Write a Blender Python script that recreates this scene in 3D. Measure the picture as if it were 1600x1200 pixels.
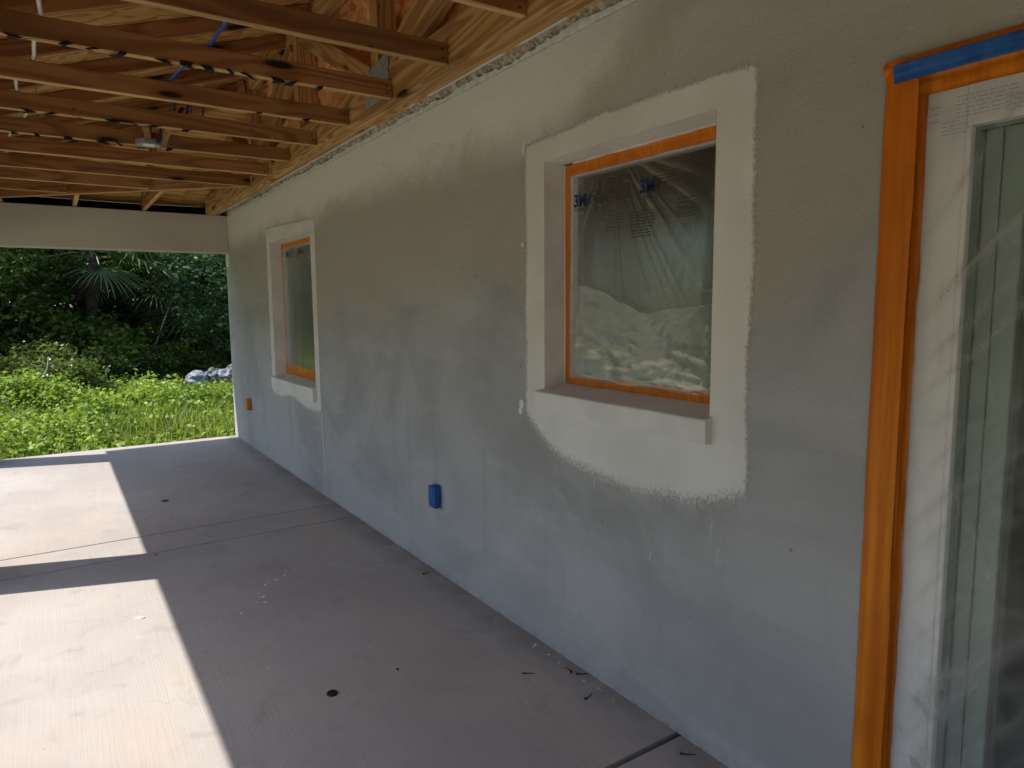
import bpy, bmesh, math, random
import numpy as np
from mathutils import Vector, Matrix, noise

for o in list(bpy.data.objects):
    bpy.data.objects.remove(o)
S = bpy.context.scene
C = S.collection
R = math.radians
rnd = random.Random(7)

# ------------------------------------------------------------------ camera
cam_d = bpy.data.cameras.new('camera')
cam = bpy.data.objects.new('camera', cam_d)
C.objects.link(cam)
cam_d.sensor_fit = 'HORIZONTAL'
cam_d.sensor_width = 36
cam_d.lens = 36 * 1078.35 / 1600
cam_d.clip_start = 0.05
cam_d.clip_end = 800
rot = Matrix(((0.83202747, 0.06891025, -0.5504377),
              (-0.5546764, 0.08899372, -0.8272933),
              (-0.00802349, 0.99364556, 0.11226811)))
cam.matrix_world = Matrix.Translation((-1.74, 0, 1.5)) @ rot.to_4x4()
S.camera = cam

# ------------------------------------------------------------------ sky, sun, exposure
SUN_EL = R(55.4)
SUN_DIR = Vector((math.cos(SUN_EL) * math.cos(R(18.3)), -math.cos(SUN_EL) * math.sin(R(18.3)), -math.sin(SUN_EL)))
w = bpy.data.worlds.new('World')
S.world = w
w.use_nodes = True
wn = w.node_tree
bg = wn.nodes['Background']
sky = wn.nodes.new('ShaderNodeTexSky')
sky.sky_type = 'NISHITA'
sky.sun_disc = False
sky.sun_elevation = SUN_EL
sky.sun_rotation = math.atan2(-SUN_DIR.x, -SUN_DIR.y)
wn.links.new(sky.outputs[0], bg.inputs[0])
bg.inputs[1].default_value = 0.15
sun_d = bpy.data.lights.new('sun', 'SUN')
sun_d.energy = 3.2
sun_d.angle = R(0.53)
sun_d.color = (1.0, 0.95, 0.87)
sun = bpy.data.objects.new('sun', sun_d)
C.objects.link(sun)
sun.rotation_euler = SUN_DIR.to_track_quat('-Z', 'Y').to_euler()
sun.location = (-20, 10, 30)
S.view_settings.view_transform = 'Standard'
S.view_settings.look = 'None'
S.view_settings.gamma = 1
S.view_settings.exposure = 1.13
S.render.engine = 'CYCLES'
S.cycles.max_bounces = 10
S.cycles.diffuse_bounces = 6
S.cycles.transparent_max_bounces = 24

# ------------------------------------------------------------------ material helpers
class NT:
    def __init__(s, name):
        s.m = bpy.data.materials.new(name)
        s.m.use_nodes = True
        s.t = s.m.node_tree
        s.p = s.t.nodes['Principled BSDF']
        s.out = s.t.nodes['Material Output']
    def n(s, typ, **kw):
        nd = s.t.nodes.new('ShaderNode' + typ)
        for k, v in kw.items():
            setattr(nd, k, v)
        return nd
    def l(s, a, b):
        s.t.links.new(a, b)
    def inp(s, sock, v):
        if hasattr(v, 'is_output') or isinstance(v, bpy.types.NodeSocket):
            s.l(v, sock)
        else:
            sock.default_value = v
    def obj(s):
        return s.n('TexCoord').outputs['Object']
    def mapping(s, v, scale=(1, 1, 1), loc=(0, 0, 0), rot=(0, 0, 0)):
        m = s.n('Mapping')
        s.l(v, m.inputs[0])
        s.inp(m.inputs['Scale'], scale); s.inp(m.inputs['Location'], loc); s.inp(m.inputs['Rotation'], rot)
        return m.outputs[0]
    def noise(s, v, scale, detail=4, rough=.55, dist=0):
        nd = s.n('TexNoise')
        s.l(v, nd.inputs['Vector'])
        nd.inputs['Scale'].default_value = scale; nd.inputs['Detail'].default_value = detail
        nd.inputs['Roughness'].default_value = rough; nd.inputs['Distortion'].default_value = dist
        return nd.outputs[0]
    def vor(s, v, scale, feature='F1'):
        nd = s.n('TexVoronoi', feature=feature)
        s.l(v, nd.inputs['Vector']); nd.inputs['Scale'].default_value = scale
        return nd.outputs[0]
    def math(s, op, a, b=0.0, c=0.0, clamp=False):
        nd = s.n('Math', operation=op, use_clamp=clamp)
        s.inp(nd.inputs[0], a); s.inp(nd.inputs[1], b); s.inp(nd.inputs[2], c)
        return nd.outputs[0]
    def step(s, v, a, b, lo=0., hi=1.):
        nd = s.n('MapRange', interpolation_type='SMOOTHSTEP')
        s.inp(nd.inputs['Value'], v)
        s.inp(nd.inputs['From Min'], a); s.inp(nd.inputs['From Max'], b)
        s.inp(nd.inputs['To Min'], lo); s.inp(nd.inputs['To Max'], hi)
        return nd.outputs[0]
    def mix(s, f, a, b, blend='MIX'):
        nd = s.n('Mix', data_type='RGBA', blend_type=blend)
        s.inp(nd.inputs[0], f)
        for sk, v in ((nd.inputs[6], a), (nd.inputs[7], b)):
            if isinstance(v, tuple) and len(v) == 3:
                v = v + (1,)
            s.inp(sk, v)
        return nd.outputs[2]
    def sep(s, v):
        nd = s.n('SeparateXYZ'); s.l(v, nd.inputs[0]); return nd.outputs
    def comb(s, x, y, z):
        nd = s.n('CombineXYZ')
        s.inp(nd.inputs[0], x); s.inp(nd.inputs[1], y); s.inp(nd.inputs[2], z)
        return nd.outputs[0]
    def bump(s, h, strength=.3, dist=.01, normal=None):
        nd = s.n('Bump')
        s.l(h, nd.inputs['Height'])
        nd.inputs['Strength'].default_value = strength; nd.inputs['Distance'].default_value = dist
        if normal is not None: s.l(normal, nd.inputs['Normal'])
        return nd.outputs[0]
    def set(s, base=None, rough=None, normal=None, spec=None, **kw):
        if base is not None: s.inp(s.p.inputs['Base Color'], base + (1,) if isinstance(base, tuple) and len(base) == 3 else base)
        if rough is not None: s.inp(s.p.inputs['Roughness'], rough)
        if normal is not None: s.l(normal, s.p.inputs['Normal'])
        if spec is not None: s.inp(s.p.inputs['Specular IOR Level'], spec)
        for k, v in kw.items(): s.inp(s.p.inputs[k], v)
        return s.m

MAT = {}

def m_wood(name, light, dark, knots=True, var=.35, grain=1.0):
    t = NT(name)
    oi = t.n('ObjectInfo').outputs['Random']
    off = t.comb(t.math('MULTIPLY', oi, 37.), t.math('MULTIPLY', oi, 13.), t.math('MULTIPLY', oi, 71.))
    add = t.n('VectorMath', operation='ADD'); t.l(t.obj(), add.inputs[0]); t.l(off, add.inputs[1])
    P = add.outputs[0]
    # growth rings seen lengthwise
    ringn = t.noise(t.mapping(P, (.55, 5.5, 5.5)), 1.0, 2, .5, .25)
    rings = t.math('SINE', t.math('MULTIPLY', ringn, 55. * grain))
    rings = t.step(rings, -.5, 1.0)
    fib = t.noise(t.mapping(P, (3, 160, 160)), 1.0, 3, .6)
    col = t.mix(t.math('MULTIPLY', rings, .9), light, dark)
    col = t.mix(t.math('MULTIPLY', t.step(fib, .3, .75), .45), col, tuple(c * .6 for c in light))
    big = t.noise(t.mapping(P, (.8, 3, 3)), 1.0, 3)
    col = t.mix(t.step(big, .35, .75, 0, .5), col, tuple(c * .62 for c in dark))
    tone = t.math('ADD', 1 - var * .5, t.math('MULTIPLY', oi, var))
    col = t.mix(1.0, col, t.n('CombineColor').outputs[0], 'MULTIPLY') if False else col
    hsv = t.n('HueSaturation'); t.l(col, hsv.inputs['Color']); t.l(tone, hsv.inputs['Value'])
    col = hsv.outputs[0]
    if knots:
        v = t.vor(t.mapping(P, (2.0, 3.0, 8.0)), 1.0)
        k = t.step(v, .10, .17, 1, 0)
        ring = t.step(v, .14, .32, .5, 0)
        col = t.mix(ring, col, tuple(c * .55 for c in dark))
        col = t.mix(k, col, (.018, .010, .006))
        v2 = t.vor(t.mapping(P, (5, 14, 14), (3, 7, 1)), 1.0)
        col = t.mix(t.step(v2, .035, .075, .8, 0), col, (.03, .016, .01))
    bumpn = t.bump(fib, .15, .004)
    MAT[name] = t.set(col, t.step(fib, .2, .9, .55, .8), bumpn, spec=.25)

m_wood('lumber', (.42, .20, .075), (.25, .095, .032))
m_wood('lumber_bounce', (.66, .43, .20), (.50, .28, .11))  # paler copy of lumber: floor bounce on chord undersides put into the colour
m_wood('girder_lumber', (.62, .37, .145), (.33, .16, .05), grain=1.3)
m_wood('plywood', (.76, .45, .16), (.38, .17, .045), knots=False, var=.3, grain=1.1)

# stucco wall with mottled grey primer
t = NT('stucco')
P = t.obj()
x, y, z = t.sep(P)[:3]
cloudA = t.noise(t.mapping(P, (1, .85, 1.05), (2, 7, 1)), 1.0, 6, .6, 1.1)
cloudB = t.noise(t.mapping(P, (1, 2.4, 1.9), (5, 1, 3)), 1.0, 6, .62, .9)
trowel = t.noise(t.mapping(P, (1, 1.3, 6.5), (0, 3, 1), (.55, 0, 0)), 1.0, 4, .6, .4)
lobes = t.noise(t.comb(0.0, t.math('MULTIPLY', y, 1.7), t.math('MULTIPLY', z, .35)), 1.0, 6, .64, .3)
low = t.math('ADD', 1.10, t.math('MULTIPLY', lobes, .80))
low = t.math('ADD', low, t.math('MULTIPLY', t.math('SUBTRACT', cloudB, .5), .45))
lower = t.step(t.math('SUBTRACT', z, low), -.05, .12)
hi_near = t.step(y, 1.2, 2.6, .5, .0)
hi = t.math('ADD', t.math('ADD', 2.17, hi_near), t.math('MULTIPLY', t.math('SUBTRACT', cloudA, .5), .8))
upper = t.step(t.math('SUBTRACT', z, hi), -.10, .10, 1, 0)
ends = t.step(y, 6.6, 8.3, 1, .45)
damp = t.math('MULTIPLY', t.math('MULTIPLY', lower, upper), ends)
damp = t.math('MULTIPLY', damp, t.step(cloudB, .3, .62, .55, 1.0))
base = t.mix(t.step(cloudA, .34, .66), (.355, .358, .352), (.465, .465, .455))
base = t.mix(t.step(trowel, .52, .72, 0, .4), base, (.53, .525, .51))
base = t.mix(t.step(cloudB, .52, .72, 0, .4), base, (.31, .315, .307))
topl = t.math('MULTIPLY', t.step(t.math('ADD', z, t.math('MULTIPLY', cloudB, .3)), 2.15, 2.5), t.step(y, .9, 2.6, .2, 1.0))
base = t.mix(t.math('MULTIPLY', topl, .9), base, (.86, .82, .75))  # pale top band of the primer, with bounced light painted in as well
# run-downs and a darker wetted field under the wide window
run = t.noise(t.mapping(P, (1, 3.6, .16), (0, 9, 5)), 1.0, 6, .68, .25)
runm = t.math('MULTIPLY', t.step(run, .54, .66), t.step(z, 1.15, .6))
runm = t.math('MULTIPLY', runm, t.step(z, .05, .4))
base = t.mix(t.math('MULTIPLY', runm, .45), base, (.30, .305, .29))
wet = t.math('MULTIPLY', t.math('MULTIPLY', t.step(y, .9, 1.6), t.step(y, 3.0, 2.3)), t.math('MULTIPLY', t.step(z, .45, .75), t.step(z, 1.15, .95)))
base = t.mix(t.math('MULTIPLY', wet, t.step(cloudB, .40, .58, .1, .7)), base, (.315, .315, .295))
col = t.mix(t.math('MULTIPLY', damp, .88), base, (.455, .42, .35))
# grey overspray tone low on the wall, splash spots near the floor
sp = t.vor(t.mapping(P, (1, 1, 1)), 7.0)
col = t.mix(t.math('MULTIPLY', t.step(sp, .035, .05, 1, 0), .5), col, (.09, .09, .085))
fl = t.noise(P, 26, 3)
col = t.mix(t.math('MULTIPLY', t.step(z, .03, .0), t.step(fl, .5, .6, 0, .6)), col, (.22, .22, .22))
grit = t.noise(P, 170, 4, .75)
grit2 = t.noise(P, 45, 4, .65)
col = t.mix(t.step(grit, .3, .75, 0, .2), col, (.2, .2, .19))
b = t.bump(grit2, .45, .006)
b = t.bump(grit, .8, .004, b)
MAT['stucco'] = t.set(col, .88, b, spec=.2)

# white primer paint (on the stucco), ragged dry-brush edge carried by the vertex attribute "edge"
t = NT('white_primer')
P = t.obj()
at = t.n('Attribute', attribute_name='edge').outputs['Fac']
g = t.noise(t.mapping(P, (1, 160, 60)), 1.0, 3, .65)
g2 = t.noise(P, 95, 3, .7)
gg = t.math('ADD', t.math('MULTIPLY', g, .5), t.math('MULTIPLY', g2, .5))
cover = t.step(t.math('SUBTRACT', at, gg), -.22, .24)
tone = t.noise(P, 3.0, 4)
col = t.mix(t.step(tone, .35, .7), (.66, .645, .60), (.74, .73, .69))
grit = t.noise(P, 230, 3, .7)
col = t.mix(t.step(grit, .3, .8, 0, .14), col, (.4, .4, .38))
t.set(col, .82, t.bump(grit, .45, .003), spec=.25)
tr = t.n('BsdfTransparent')
mx = t.n('MixShader')
t.l(cover, mx.inputs[0]); t.l(tr.outputs[0], mx.inputs[1]); t.l(t.p.outputs[0], mx.inputs[2])
t.l(mx.outputs[0], t.out.inputs[0])
MAT['white_primer'] = t.m

# solid white paint
t = NT('white_paint')
P = t.obj()
grit = t.noise(P, 230, 3, .7)
col = t.mix(t.step(t.noise(P, 5, 3), .3, .7), (.64, .62, .58), (.73, .715, .68))
MAT['white_paint'] = t.set(col, .8, t.bump(grit, .3, .002), spec=.25)

# beam and post stucco (freshly primed, warmer)
t = NT('beam_stucco')
P = t.obj()
grit = t.noise(P, 220, 3, .7)
col = t.mix(t.step(t.noise(t.mapping(P, (.8, .8, 1.6)), 1.6, 5), .3, .7), (.52, .475, .41), (.60, .55, .48))
MAT['beam_stucco'] = t.set(col, .88, t.bump(grit, .4, .003), spec=.2)

# broomed concrete
t = NT('concrete')
P = t.obj()
x, y, z = t.sep(P)[:3]
wob = t.noise(t.mapping(P, (1.5, .8, 1)), 1.0, 2)
xw = t.math('ADD', x, t.math('MULTIPLY', wob, .05))
broom = t.noise(t.comb(t.math('MULTIPLY', xw, 170.), t.math('MULTIPLY', y, 2.2), 0.0), 1.0, 3, .6)
big = t.noise(P, .9, 6, .6)
mid = t.noise(P, 5.0, 6, .65, .6)
col = t.mix(t.step(big, .3, .72), (.355, .32, .30), (.435, .40, .375))
col = t.mix(t.step(mid, .54, .74, 0, .5), col, (.25, .222, .205))
tan = t.noise(t.mapping(P, (1, .6, 1), (5, 3, 0)), 1.2, 5, .6)
col = t.mix(t.step(tan, .52, .72, 0, .6), col, (.47, .385, .315))
col = t.mix(t.step(broom, .35, .7, 0, .15), col, (.26, .235, .22))
sm = t.noise(t.mapping(P, (3.2, 1.3, 1), (1, 8, 0), (0, 0, .6)), 1.0, 5, .7, 1.2)
col = t.mix(t.step(sm, .60, .78, 0, .28), col, (.20, .18, .168))
v = t.vor(P, 4.5)
col = t.mix(t.step(v, .014, .028, .6, 0), col, (.13, .12, .11))
v = t.vor(t.mapping(P, (1, 1, 1), (3.3, 1.7, 0)), 6.5)
col = t.mix(t.step(v, .03, .05, .5, 0), col, (.62, .59, .55))
# darker mottled strip along the wall
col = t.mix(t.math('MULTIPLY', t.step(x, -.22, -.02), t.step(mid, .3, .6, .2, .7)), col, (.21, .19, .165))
fine = t.noise(P, 120, 3, .7)
b = t.bump(broom, .22, .004)
b = t.bump(fine, .2, .002, b)
MAT['concrete'] = t.set(col, .85, b, spec=.25)

def plain(name, c, rough=.5, spec=.4, metal=0., nscale=0, namp=.25, bump=0):
    t = NT(name)
    if nscale:
        P = t.obj()
        nz = t.noise(P, nscale, 4, .6)
        col = t.mix(t.step(nz, .3, .7), tuple(v * (1 - namp) for v in c), tuple(min(1, v * (1 + namp)) for v in c))
        nm = t.bump(nz, bump, .004) if bump else None
    else:
        col, nm = c, None
    MAT[name] = t.set(col, rough, nm, spec=spec, Metallic=metal)

plain('dark_joint', (.05, .045, .04), .95, .1)
plain('mortar', (.42, .36, .27), .95, .1, nscale=38, namp=.5, bump=.9)
plain('plaster_lip', (.68, .66, .62), .9, .1, nscale=22, namp=.15, bump=.3)
plain('vinyl', (.78, .77, .75), .35, .5, nscale=4, namp=.04)
plain('galvanised', (.30, .31, .32), .45, .5, .15, nscale=30, namp=.25, bump=.1)
plain('void_black', (.012, .012, .013), .9, .1, nscale=14, namp=.4)
plain('black_rag', (.016, .017, .018), .85, .2, nscale=50, namp=.4)
plain('room_paint', (.22, .21, .185), .9, .2, nscale=2, namp=.08)
plain('room_floor', (.22, .21, .20), .8, .2, nscale=2, namp=.1)
plain('white_cable', (.70, .69, .66), .45, .4)
plain('blue_wire', (.03, .14, .48), .45, .4)
plain('purple_wire', (.045, .03, .16), .45, .4)
plain('black_wire', (.012, .012, .012), .45, .4)
plain('string', (.62, .58, .5), .8, .2)
plain('nail_steel', (.035, .032, .03), .5, .4, .6)
plain('black_rubber', (.008, .008, .008), .45, .4)
plain('plaster_chip', (.60, .57, .53), .9, .1, nscale=60, namp=.2)
plain('print_blue', (.02, .028, .10), .6, .2)
plain('print_grey', (.36, .36, .41), .6, .2)
plain('print_faint', (.045, .05, .085), .6, .2)
plain('bark', (.06, .047, .035), .9, .1, nscale=9, namp=.5, bump=.9)
plain('dead_wood', (.30, .26, .21), .9, .1, nscale=12, namp=.35, bump=.5)
plain('dry_frond', (.09, .07, .045), .9, .1, nscale=9, namp=.4)
plain('shingle', (.07, .065, .06), .9, .1, nscale=20, namp=.4)
plain('fascia_paint', (.6, .59, .56), .6, .3)
plain('tarp_pale', (.17, .19, .22), .5, .4, nscale=7, namp=.4, bump=.6)  # tree shade over the heap is put into these darkened tones
plain('tarp_slate', (.085, .095, .12), .5, .4, nscale=7, namp=.45, bump=.6)
plain('tarp_dark', (.025, .023, .03), .5, .4, nscale=7, namp=.5, bump=.6)

def m_tape(name, c, c2):
    t = NT(name)
    P = t.obj()
    n1 = t.noise(t.mapping(P, (60, 40, 1.2)), 1.0, 3, .6)
    n2 = t.noise(P, 7, 4, .6)
    col = t.mix(t.step(n1, .35, .7), c, c2)
    col = t.mix(t.step(n2, .4, .75, 0, .4), col, tuple(v * .7 for v in c))
    n3 = t.noise(t.mapping(P, (22, 18, 5)), 1.0, 4, .65, .8)
    b = t.bump(n3, .5, .006)
    MAT[name] = t.set(col, .45, t.bump(n1, .25, .004, b), spec=.25)
m_tape('orange_tape', (.58, .14, .006), (.72, .23, .010))
m_tape('blue_tape', (.016, .085, .30), (.03, .125, .40))

# wrinkled masking film; creases (vertex attribute) scatter more and pass less
def m_film(name, haze_amt, gloss, crease_h=.35):
    t = NT(name)
    P = t.obj()
    cr = t.n('Attribute', attribute_name='crease').outputs['Fac']
    tr = t.n('BsdfTransparent')
    t.l(t.mix(cr, (.96, .96, .95), (.80, .80, .79)), tr.inputs[0])
    gl = t.n('BsdfGlossy'); gl.inputs['Roughness'].default_value = .25
    df = t.n('BsdfDiffuse'); df.inputs[0].default_value = (.72, .72, .70, 1)
    tl = t.n('BsdfTranslucent'); tl.inputs[0].default_value = (.72, .72, .70, 1)
    nz_ = t.noise(t.mapping(P, (1, 7, 5)), 1.0, 5, .6, .8)
    bn = t.bump(t.noise(t.mapping(P, (1, 14, 11)), 1.0, 4, .6, 1.0), .15, .01)
    t.l(bn, gl.inputs['Normal'])
    mdf = t.n('MixShader'); mdf.inputs[0].default_value = .3
    t.l(df.outputs[0], mdf.inputs[1]); t.l(tl.outputs[0], mdf.inputs[2])
    hz = t.math('ADD', t.step(nz_, .35, .75, haze_amt * .5, haze_amt * 1.5), t.math('MULTIPLY', cr, crease_h))
    m1 = t.n('MixShader'); t.l(hz, m1.inputs[0])
    t.l(tr.outputs[0], m1.inputs[1]); t.l(mdf.outputs[0], m1.inputs[2])
    fr = t.n('Fresnel'); fr.inputs[0].default_value = 1.45; t.l(bn, fr.inputs['Normal'])
    m2 = t.n('MixShader'); t.l(t.math('MULTIPLY', fr.outputs[0], gloss), m2.inputs[0])
    t.l(m1.outputs[0], m2.inputs[1]); t.l(gl.outputs[0], m2.inputs[2])
    t.l(m2.outputs[0], t.out.inputs[0])
    MAT[name] = t.m
m_film('film', .018, .22, .3)
m_film('film_pale', .20, .4)
m_film('film_door', .06, .5, .30)
m_film('film_fold', .20, .28, .28)
m_film('film_seam', .55, .8)

t = NT('glass')
tr = t.n('BsdfTransparent'); tr.inputs[0].default_value = (.84, .89, .86, 1)
gl = t.n('BsdfGlossy'); gl.inputs['Roughness'].default_value = .16
fr = t.n('Fresnel'); fr.inputs[0].default_value = 1.52
m2 = t.n('MixShader'); t.l(t.math('MULTIPLY', fr.outputs[0], .5), m2.inputs[0])
t.l(tr.outputs[0], m2.inputs[1]); t.l(gl.outputs[0], m2.inputs[2])
t.l(m2.outputs[0], t.out.inputs[0])
MAT['glass'] = t.m

# spray insulation
t = NT('insulation')
P = t.obj()
n1 = t.noise(P, 30, 5, .7, .4)
col = t.mix(t.step(n1, .3, .7), (.90, .34, .11), (.97, .60, .32))
MAT['insulation'] = t.set(col, .95, t.bump(n1, .9, .012), spec=.1)

def m_leaf(name, a, bcol, trans=.45, rough=.33, spec=.5):
    t = NT(name)
    P = t.obj()
    rv = t.n('Attribute', attribute_name='tint').outputs['Fac']
    col = t.mix(rv, a, bcol)
    nz = t.noise(P, .7, 3)
    col = t.mix(t.step(nz, .35, .7, 0, .45), col, tuple(v * .6 for v in a))
    t.set(col, rough, spec=spec)
    tl = t.n('BsdfTranslucent')
    hs = t.n('HueSaturation'); t.l(col, hs.inputs['Color']); hs.inputs['Value'].default_value = 1.3; hs.inputs['Hue'].default_value = .48
    t.l(hs.outputs[0], tl.inputs[0])
    mx = t.n('MixShader'); mx.inputs[0].default_value = trans
    t.l(t.p.outputs[0], mx.inputs[1]); t.l(tl.outputs[0], mx.inputs[2]); t.l(mx.outputs[0], t.out.inputs[0])
    MAT[name] = t.m
m_leaf('leaf_dark', (.035, .07, .012), (.12, .175, .03))
m_leaf('leaf_mid', (.06, .115, .018), (.15, .21, .035))
m_leaf('leaf_blue', (.06, .13, .05), (.16, .26, .095))
m_leaf('leaf_palm', (.09, .16, .05), (.21, .29, .11), .4)
m_leaf('leaf_weed', (.05, .14, .012), (.38, .52, .06), .34, .5, .35)
m_leaf('leaf_grass', (.14, .24, .03), (.34, .42, .08), .5, .55, .3)

t = NT('soil')
P = t.obj()
n1 = t.noise(P, .35, 6, .65)
n2 = t.noise(P, 9, 5, .7)
x, y, z = t.sep(P)[:3]
grass = t.mix(t.step(n2, .35, .7), (.055, .085, .02), (.12, .145, .045))
sand = t.mix(t.step(n2, .3, .7), (.34, .30, .23), (.46, .41, .33))
lawn = t.step(t.math('ADD', n1, t.math('MULTIPLY', t.step(y, 7.0, 9.5), .6)), .46, .56)
MAT['soil'] = t.set(t.mix(lawn, sand, grass), .95, t.bump(n2, .6, .03), spec=.1)

# ------------------------------------------------------------------ mesh helpers
def link(name, me, material=None, parent=None):
    o = bpy.data.objects.new(name, me)
    C.objects.link(o)
    if material is not None and me is not None:
        me.materials.clear()
        me.materials.append(MAT[material])
    if parent is not None: o.parent = parent
    return o
def tag(o, label, cat, group=None):
    o['label'] = label; o['category'] = cat
    if group: o['group'] = group
    return o
def thing(name, label, cat, loc=(0, 0, 0), group=None):
    o = bpy.data.objects.new(name, None)
    C.objects.link(o)
    o.location = loc; o.empty_display_size = .1
    return tag(o, label, cat, group)
def world_child(o, root):
    """parent an object whose mesh is in world coordinates to a root standing elsewhere"""
    o.parent = root
    o.matrix_parent_inverse = Matrix.Translation(-Vector(root.location))
    return o
def bm_mesh(bm, name='mesh', smooth=False):
    me = bpy.data.meshes.new(name)
    bm.normal_update()
    bm.to_mesh(me); bm.free()
    if smooth:
        for p in me.polygons: p.use_smooth = True
    return me
def add_box(bm, lo, hi):
    vs = [bm.verts.new((x, y, z)) for x in (lo[0], hi[0]) for y in (lo[1], hi[1]) for z in (lo[2], hi[2])]
    f = ((0, 1, 3, 2), (4, 6, 7, 5), (0, 4, 5, 1), (2, 3, 7, 6), (0, 2, 6, 4), (1, 5, 7, 3))
    return [bm.faces.new([vs[i] for i in q]) for q in f]
def box_mesh(lo, hi, bevel=0., name='box'):
    bm = bmesh.new()
    add_box(bm, lo, hi)
    if bevel:
        bmesh.ops.bevel(bm, geom=list(bm.edges), offset=bevel, segments=1, affect='EDGES', profile=.5)
    return bm_mesh(bm, name)
def box(name, lo, hi, material, parent=None, bevel=0.):
    return link(name, box_mesh(lo, hi, bevel, name), material, parent)
def member(name, a, b, wdt, hgt, material, root=None, up=(0, 0, 1), bevel=.0025, plies=1, bounce_tone=False):
    """a length of lumber from a to b (centre line); local X runs along the grain"""
    a = Vector(a); b = Vector(b)
    L = (b - a).length
    X = (b - a).normalized()
    U = Vector(up)
    Yv = U.cross(X).normalized()
    Z = X.cross(Yv)
    bm = bmesh.new()
    pw = wdt / plies
    for i in range(plies):
        g = .0012 if plies > 1 else 0
        j = rnd.uniform(-.002, .002) if plies > 1 else 0
        add_box(bm, (-L / 2, -wdt / 2 + i * pw + g, -hgt / 2 + j), (L / 2, -wdt / 2 + (i + 1) * pw - g, hgt / 2 + j))
    if bevel:
        bmesh.ops.bevel(bm, geom=list(bm.edges), offset=bevel, segments=1, affect='EDGES', profile=.5)
    o = link(name, bm_mesh(bm, name), material)
    if bounce_tone:
        o.data.materials.append(MAT['lumber_bounce'])  # downward faces take the tone with floor bounce painted in
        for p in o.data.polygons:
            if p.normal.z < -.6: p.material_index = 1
    M = Matrix((X, Yv, Z)).transposed().to_4x4()
    M.translation = (a + b) / 2
    if root is not None:
        o.parent = root
        o.matrix_basis = Matrix.Translation(-Vector(root.location)) @ M
    else:
        o.matrix_basis = M
    return o
def tube_mesh(pts, r, seg=6, r1=None, name='tube'):
    """a round tube along points"""
    n = len(pts)
    vs, fs = [], []
    for i, p in enumerate(pts):
        p = Vector(p)
        d = (Vector(pts[min(i + 1, n - 1)]) - Vector(pts[max(i - 1, 0)])).normalized()
        u = d.orthogonal().normalized() if abs(d.z) > .9 else Vector((0, 0, 1)).cross(d).normalized()
        v = d.cross(u)
        rr = r if r1 is None else r + (r1 - r) * i / (n - 1)
        for k in range(seg):
            a = 2 * math.pi * k / seg
            vs.append(p + u * (rr * math.cos(a)) + v * (rr * math.sin(a)))
    for i in range(n - 1):
        for k in range(seg):
            fs.append((i * seg + k, i * seg + (k + 1) % seg, (i + 1) * seg + (k + 1) % seg, (i + 1) * seg + k))
    fs.append(tuple(range(seg))[::-1]); fs.append(tuple(range((n - 1) * seg, n * seg)))
    me = bpy.data.meshes.new(name)
    me.from_pydata(vs, [], fs)
    for p in me.polygons: p.use_smooth = True
    return me
def grid_mesh(nu, nv, f, name='grid', smooth=True):
    vs = [f(i / nu, j / nv) for j in range(nv + 1) for i in range(nu + 1)]
    fs = [(j * (nu + 1) + i, j * (nu + 1) + i + 1, (j + 1) * (nu + 1) + i + 1, (j + 1) * (nu + 1) + i) for j in range(nv) for i in range(nu)]
    me = bpy.data.meshes.new(name)
    me.from_pydata(vs, [], fs)
    if smooth:
        for p in me.polygons: p.use_smooth = True
    return me
def nz(x, y=0., z=0.):
    return noise.noise(Vector((x, y, z)))
def fbm(x, y=0., z=0., o=4):
    return noise.fractal(Vector((x, y, z)), 1., 2., o)
def ridge(x, y, z=0.):
    return 1 - abs(nz(x, y, z)) * 2

# ------------------------------------------------------------------ the setting: ground, patio floor
def ground_f(u, v):
    x = -90 + 180 * u; y = -60 + 190 * v
    d = max(-2.6 - x, 0, y - 8.56) if x < .2 else max(y - 8.56, 0)
    return (x, y, -.13 + min(max(d, 0), 6) * .012 * (1 + nz(x * .3, y * .3)))
g = link('ground', grid_mesh(150, 150, ground_f), 'soil')
g['kind'] = 'structure'

PX0, PX1, PY1 = -2.62, .0, 8.56
floor = bpy.data.objects.new('patio_floor', None)
C.objects.link(floor); floor['kind'] = 'structure'
base_o = box('slab_base', (PX0 + .006, -4.494, -.16), (PX1 + .1, PY1 - .006, -.05), 'dark_joint', floor)
for (a, b_) in ((5.069, PY1), (4.676, 5.055), (1.588, 4.662), (-4.5, 1.564)):
    bm = bmesh.new()
    add_box(bm, (PX0, a, -.155), (PX1 + .09, b_, 0))
    bmesh.ops.bevel(bm, geom=[e for e in bm.edges if all(v.co.z > -.01 for v in e.verts)], offset=.003, segments=2, affect='EDGES', profile=.5)
    link('slab_panel', bm_mesh(bm), 'concrete', floor)

# ------------------------------------------------------------------ house wall with its openings
W1 = (1.47, 2.36, 1.12, 2.092)      # near window y0 y1 z0 z1
W2 = (5.45, 6.64, .83, 2.10)        # far window
DR = (-.93, .93, .0, 2.062)         # sliding door
WY0, WY1, WZ1 = -4.5, 8.56, 2.53
house = thing('house_wall', 'long grey stuccoed house wall with blotchy damp patches beside the patio', 'wall', (0, 2, 0))
ys = sorted({WY0, WY1, W1[0], W1[1], W2[0], W2[1], DR[0], DR[1]} | {WY0 + .4 * i for i in range(1, 33)})
zs = sorted({0., WZ1, W1[2], W1[3], W2[2], W2[3], DR[3]} | {.4 * i for i in range(1, 7)})
def in_open(y, z):
    return any(q[0] < y < q[1] and q[2] < z < q[3] for q in (W1, W2, DR))
bm = bmesh.new()
cache = {}
def gv(x, y, z):
    k = (round(x, 4), round(y, 4), round(z, 4))
    if k not in cache: cache[k] = bm.verts.new((x, y, z))
    return cache[k]
TH = .2
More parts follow.
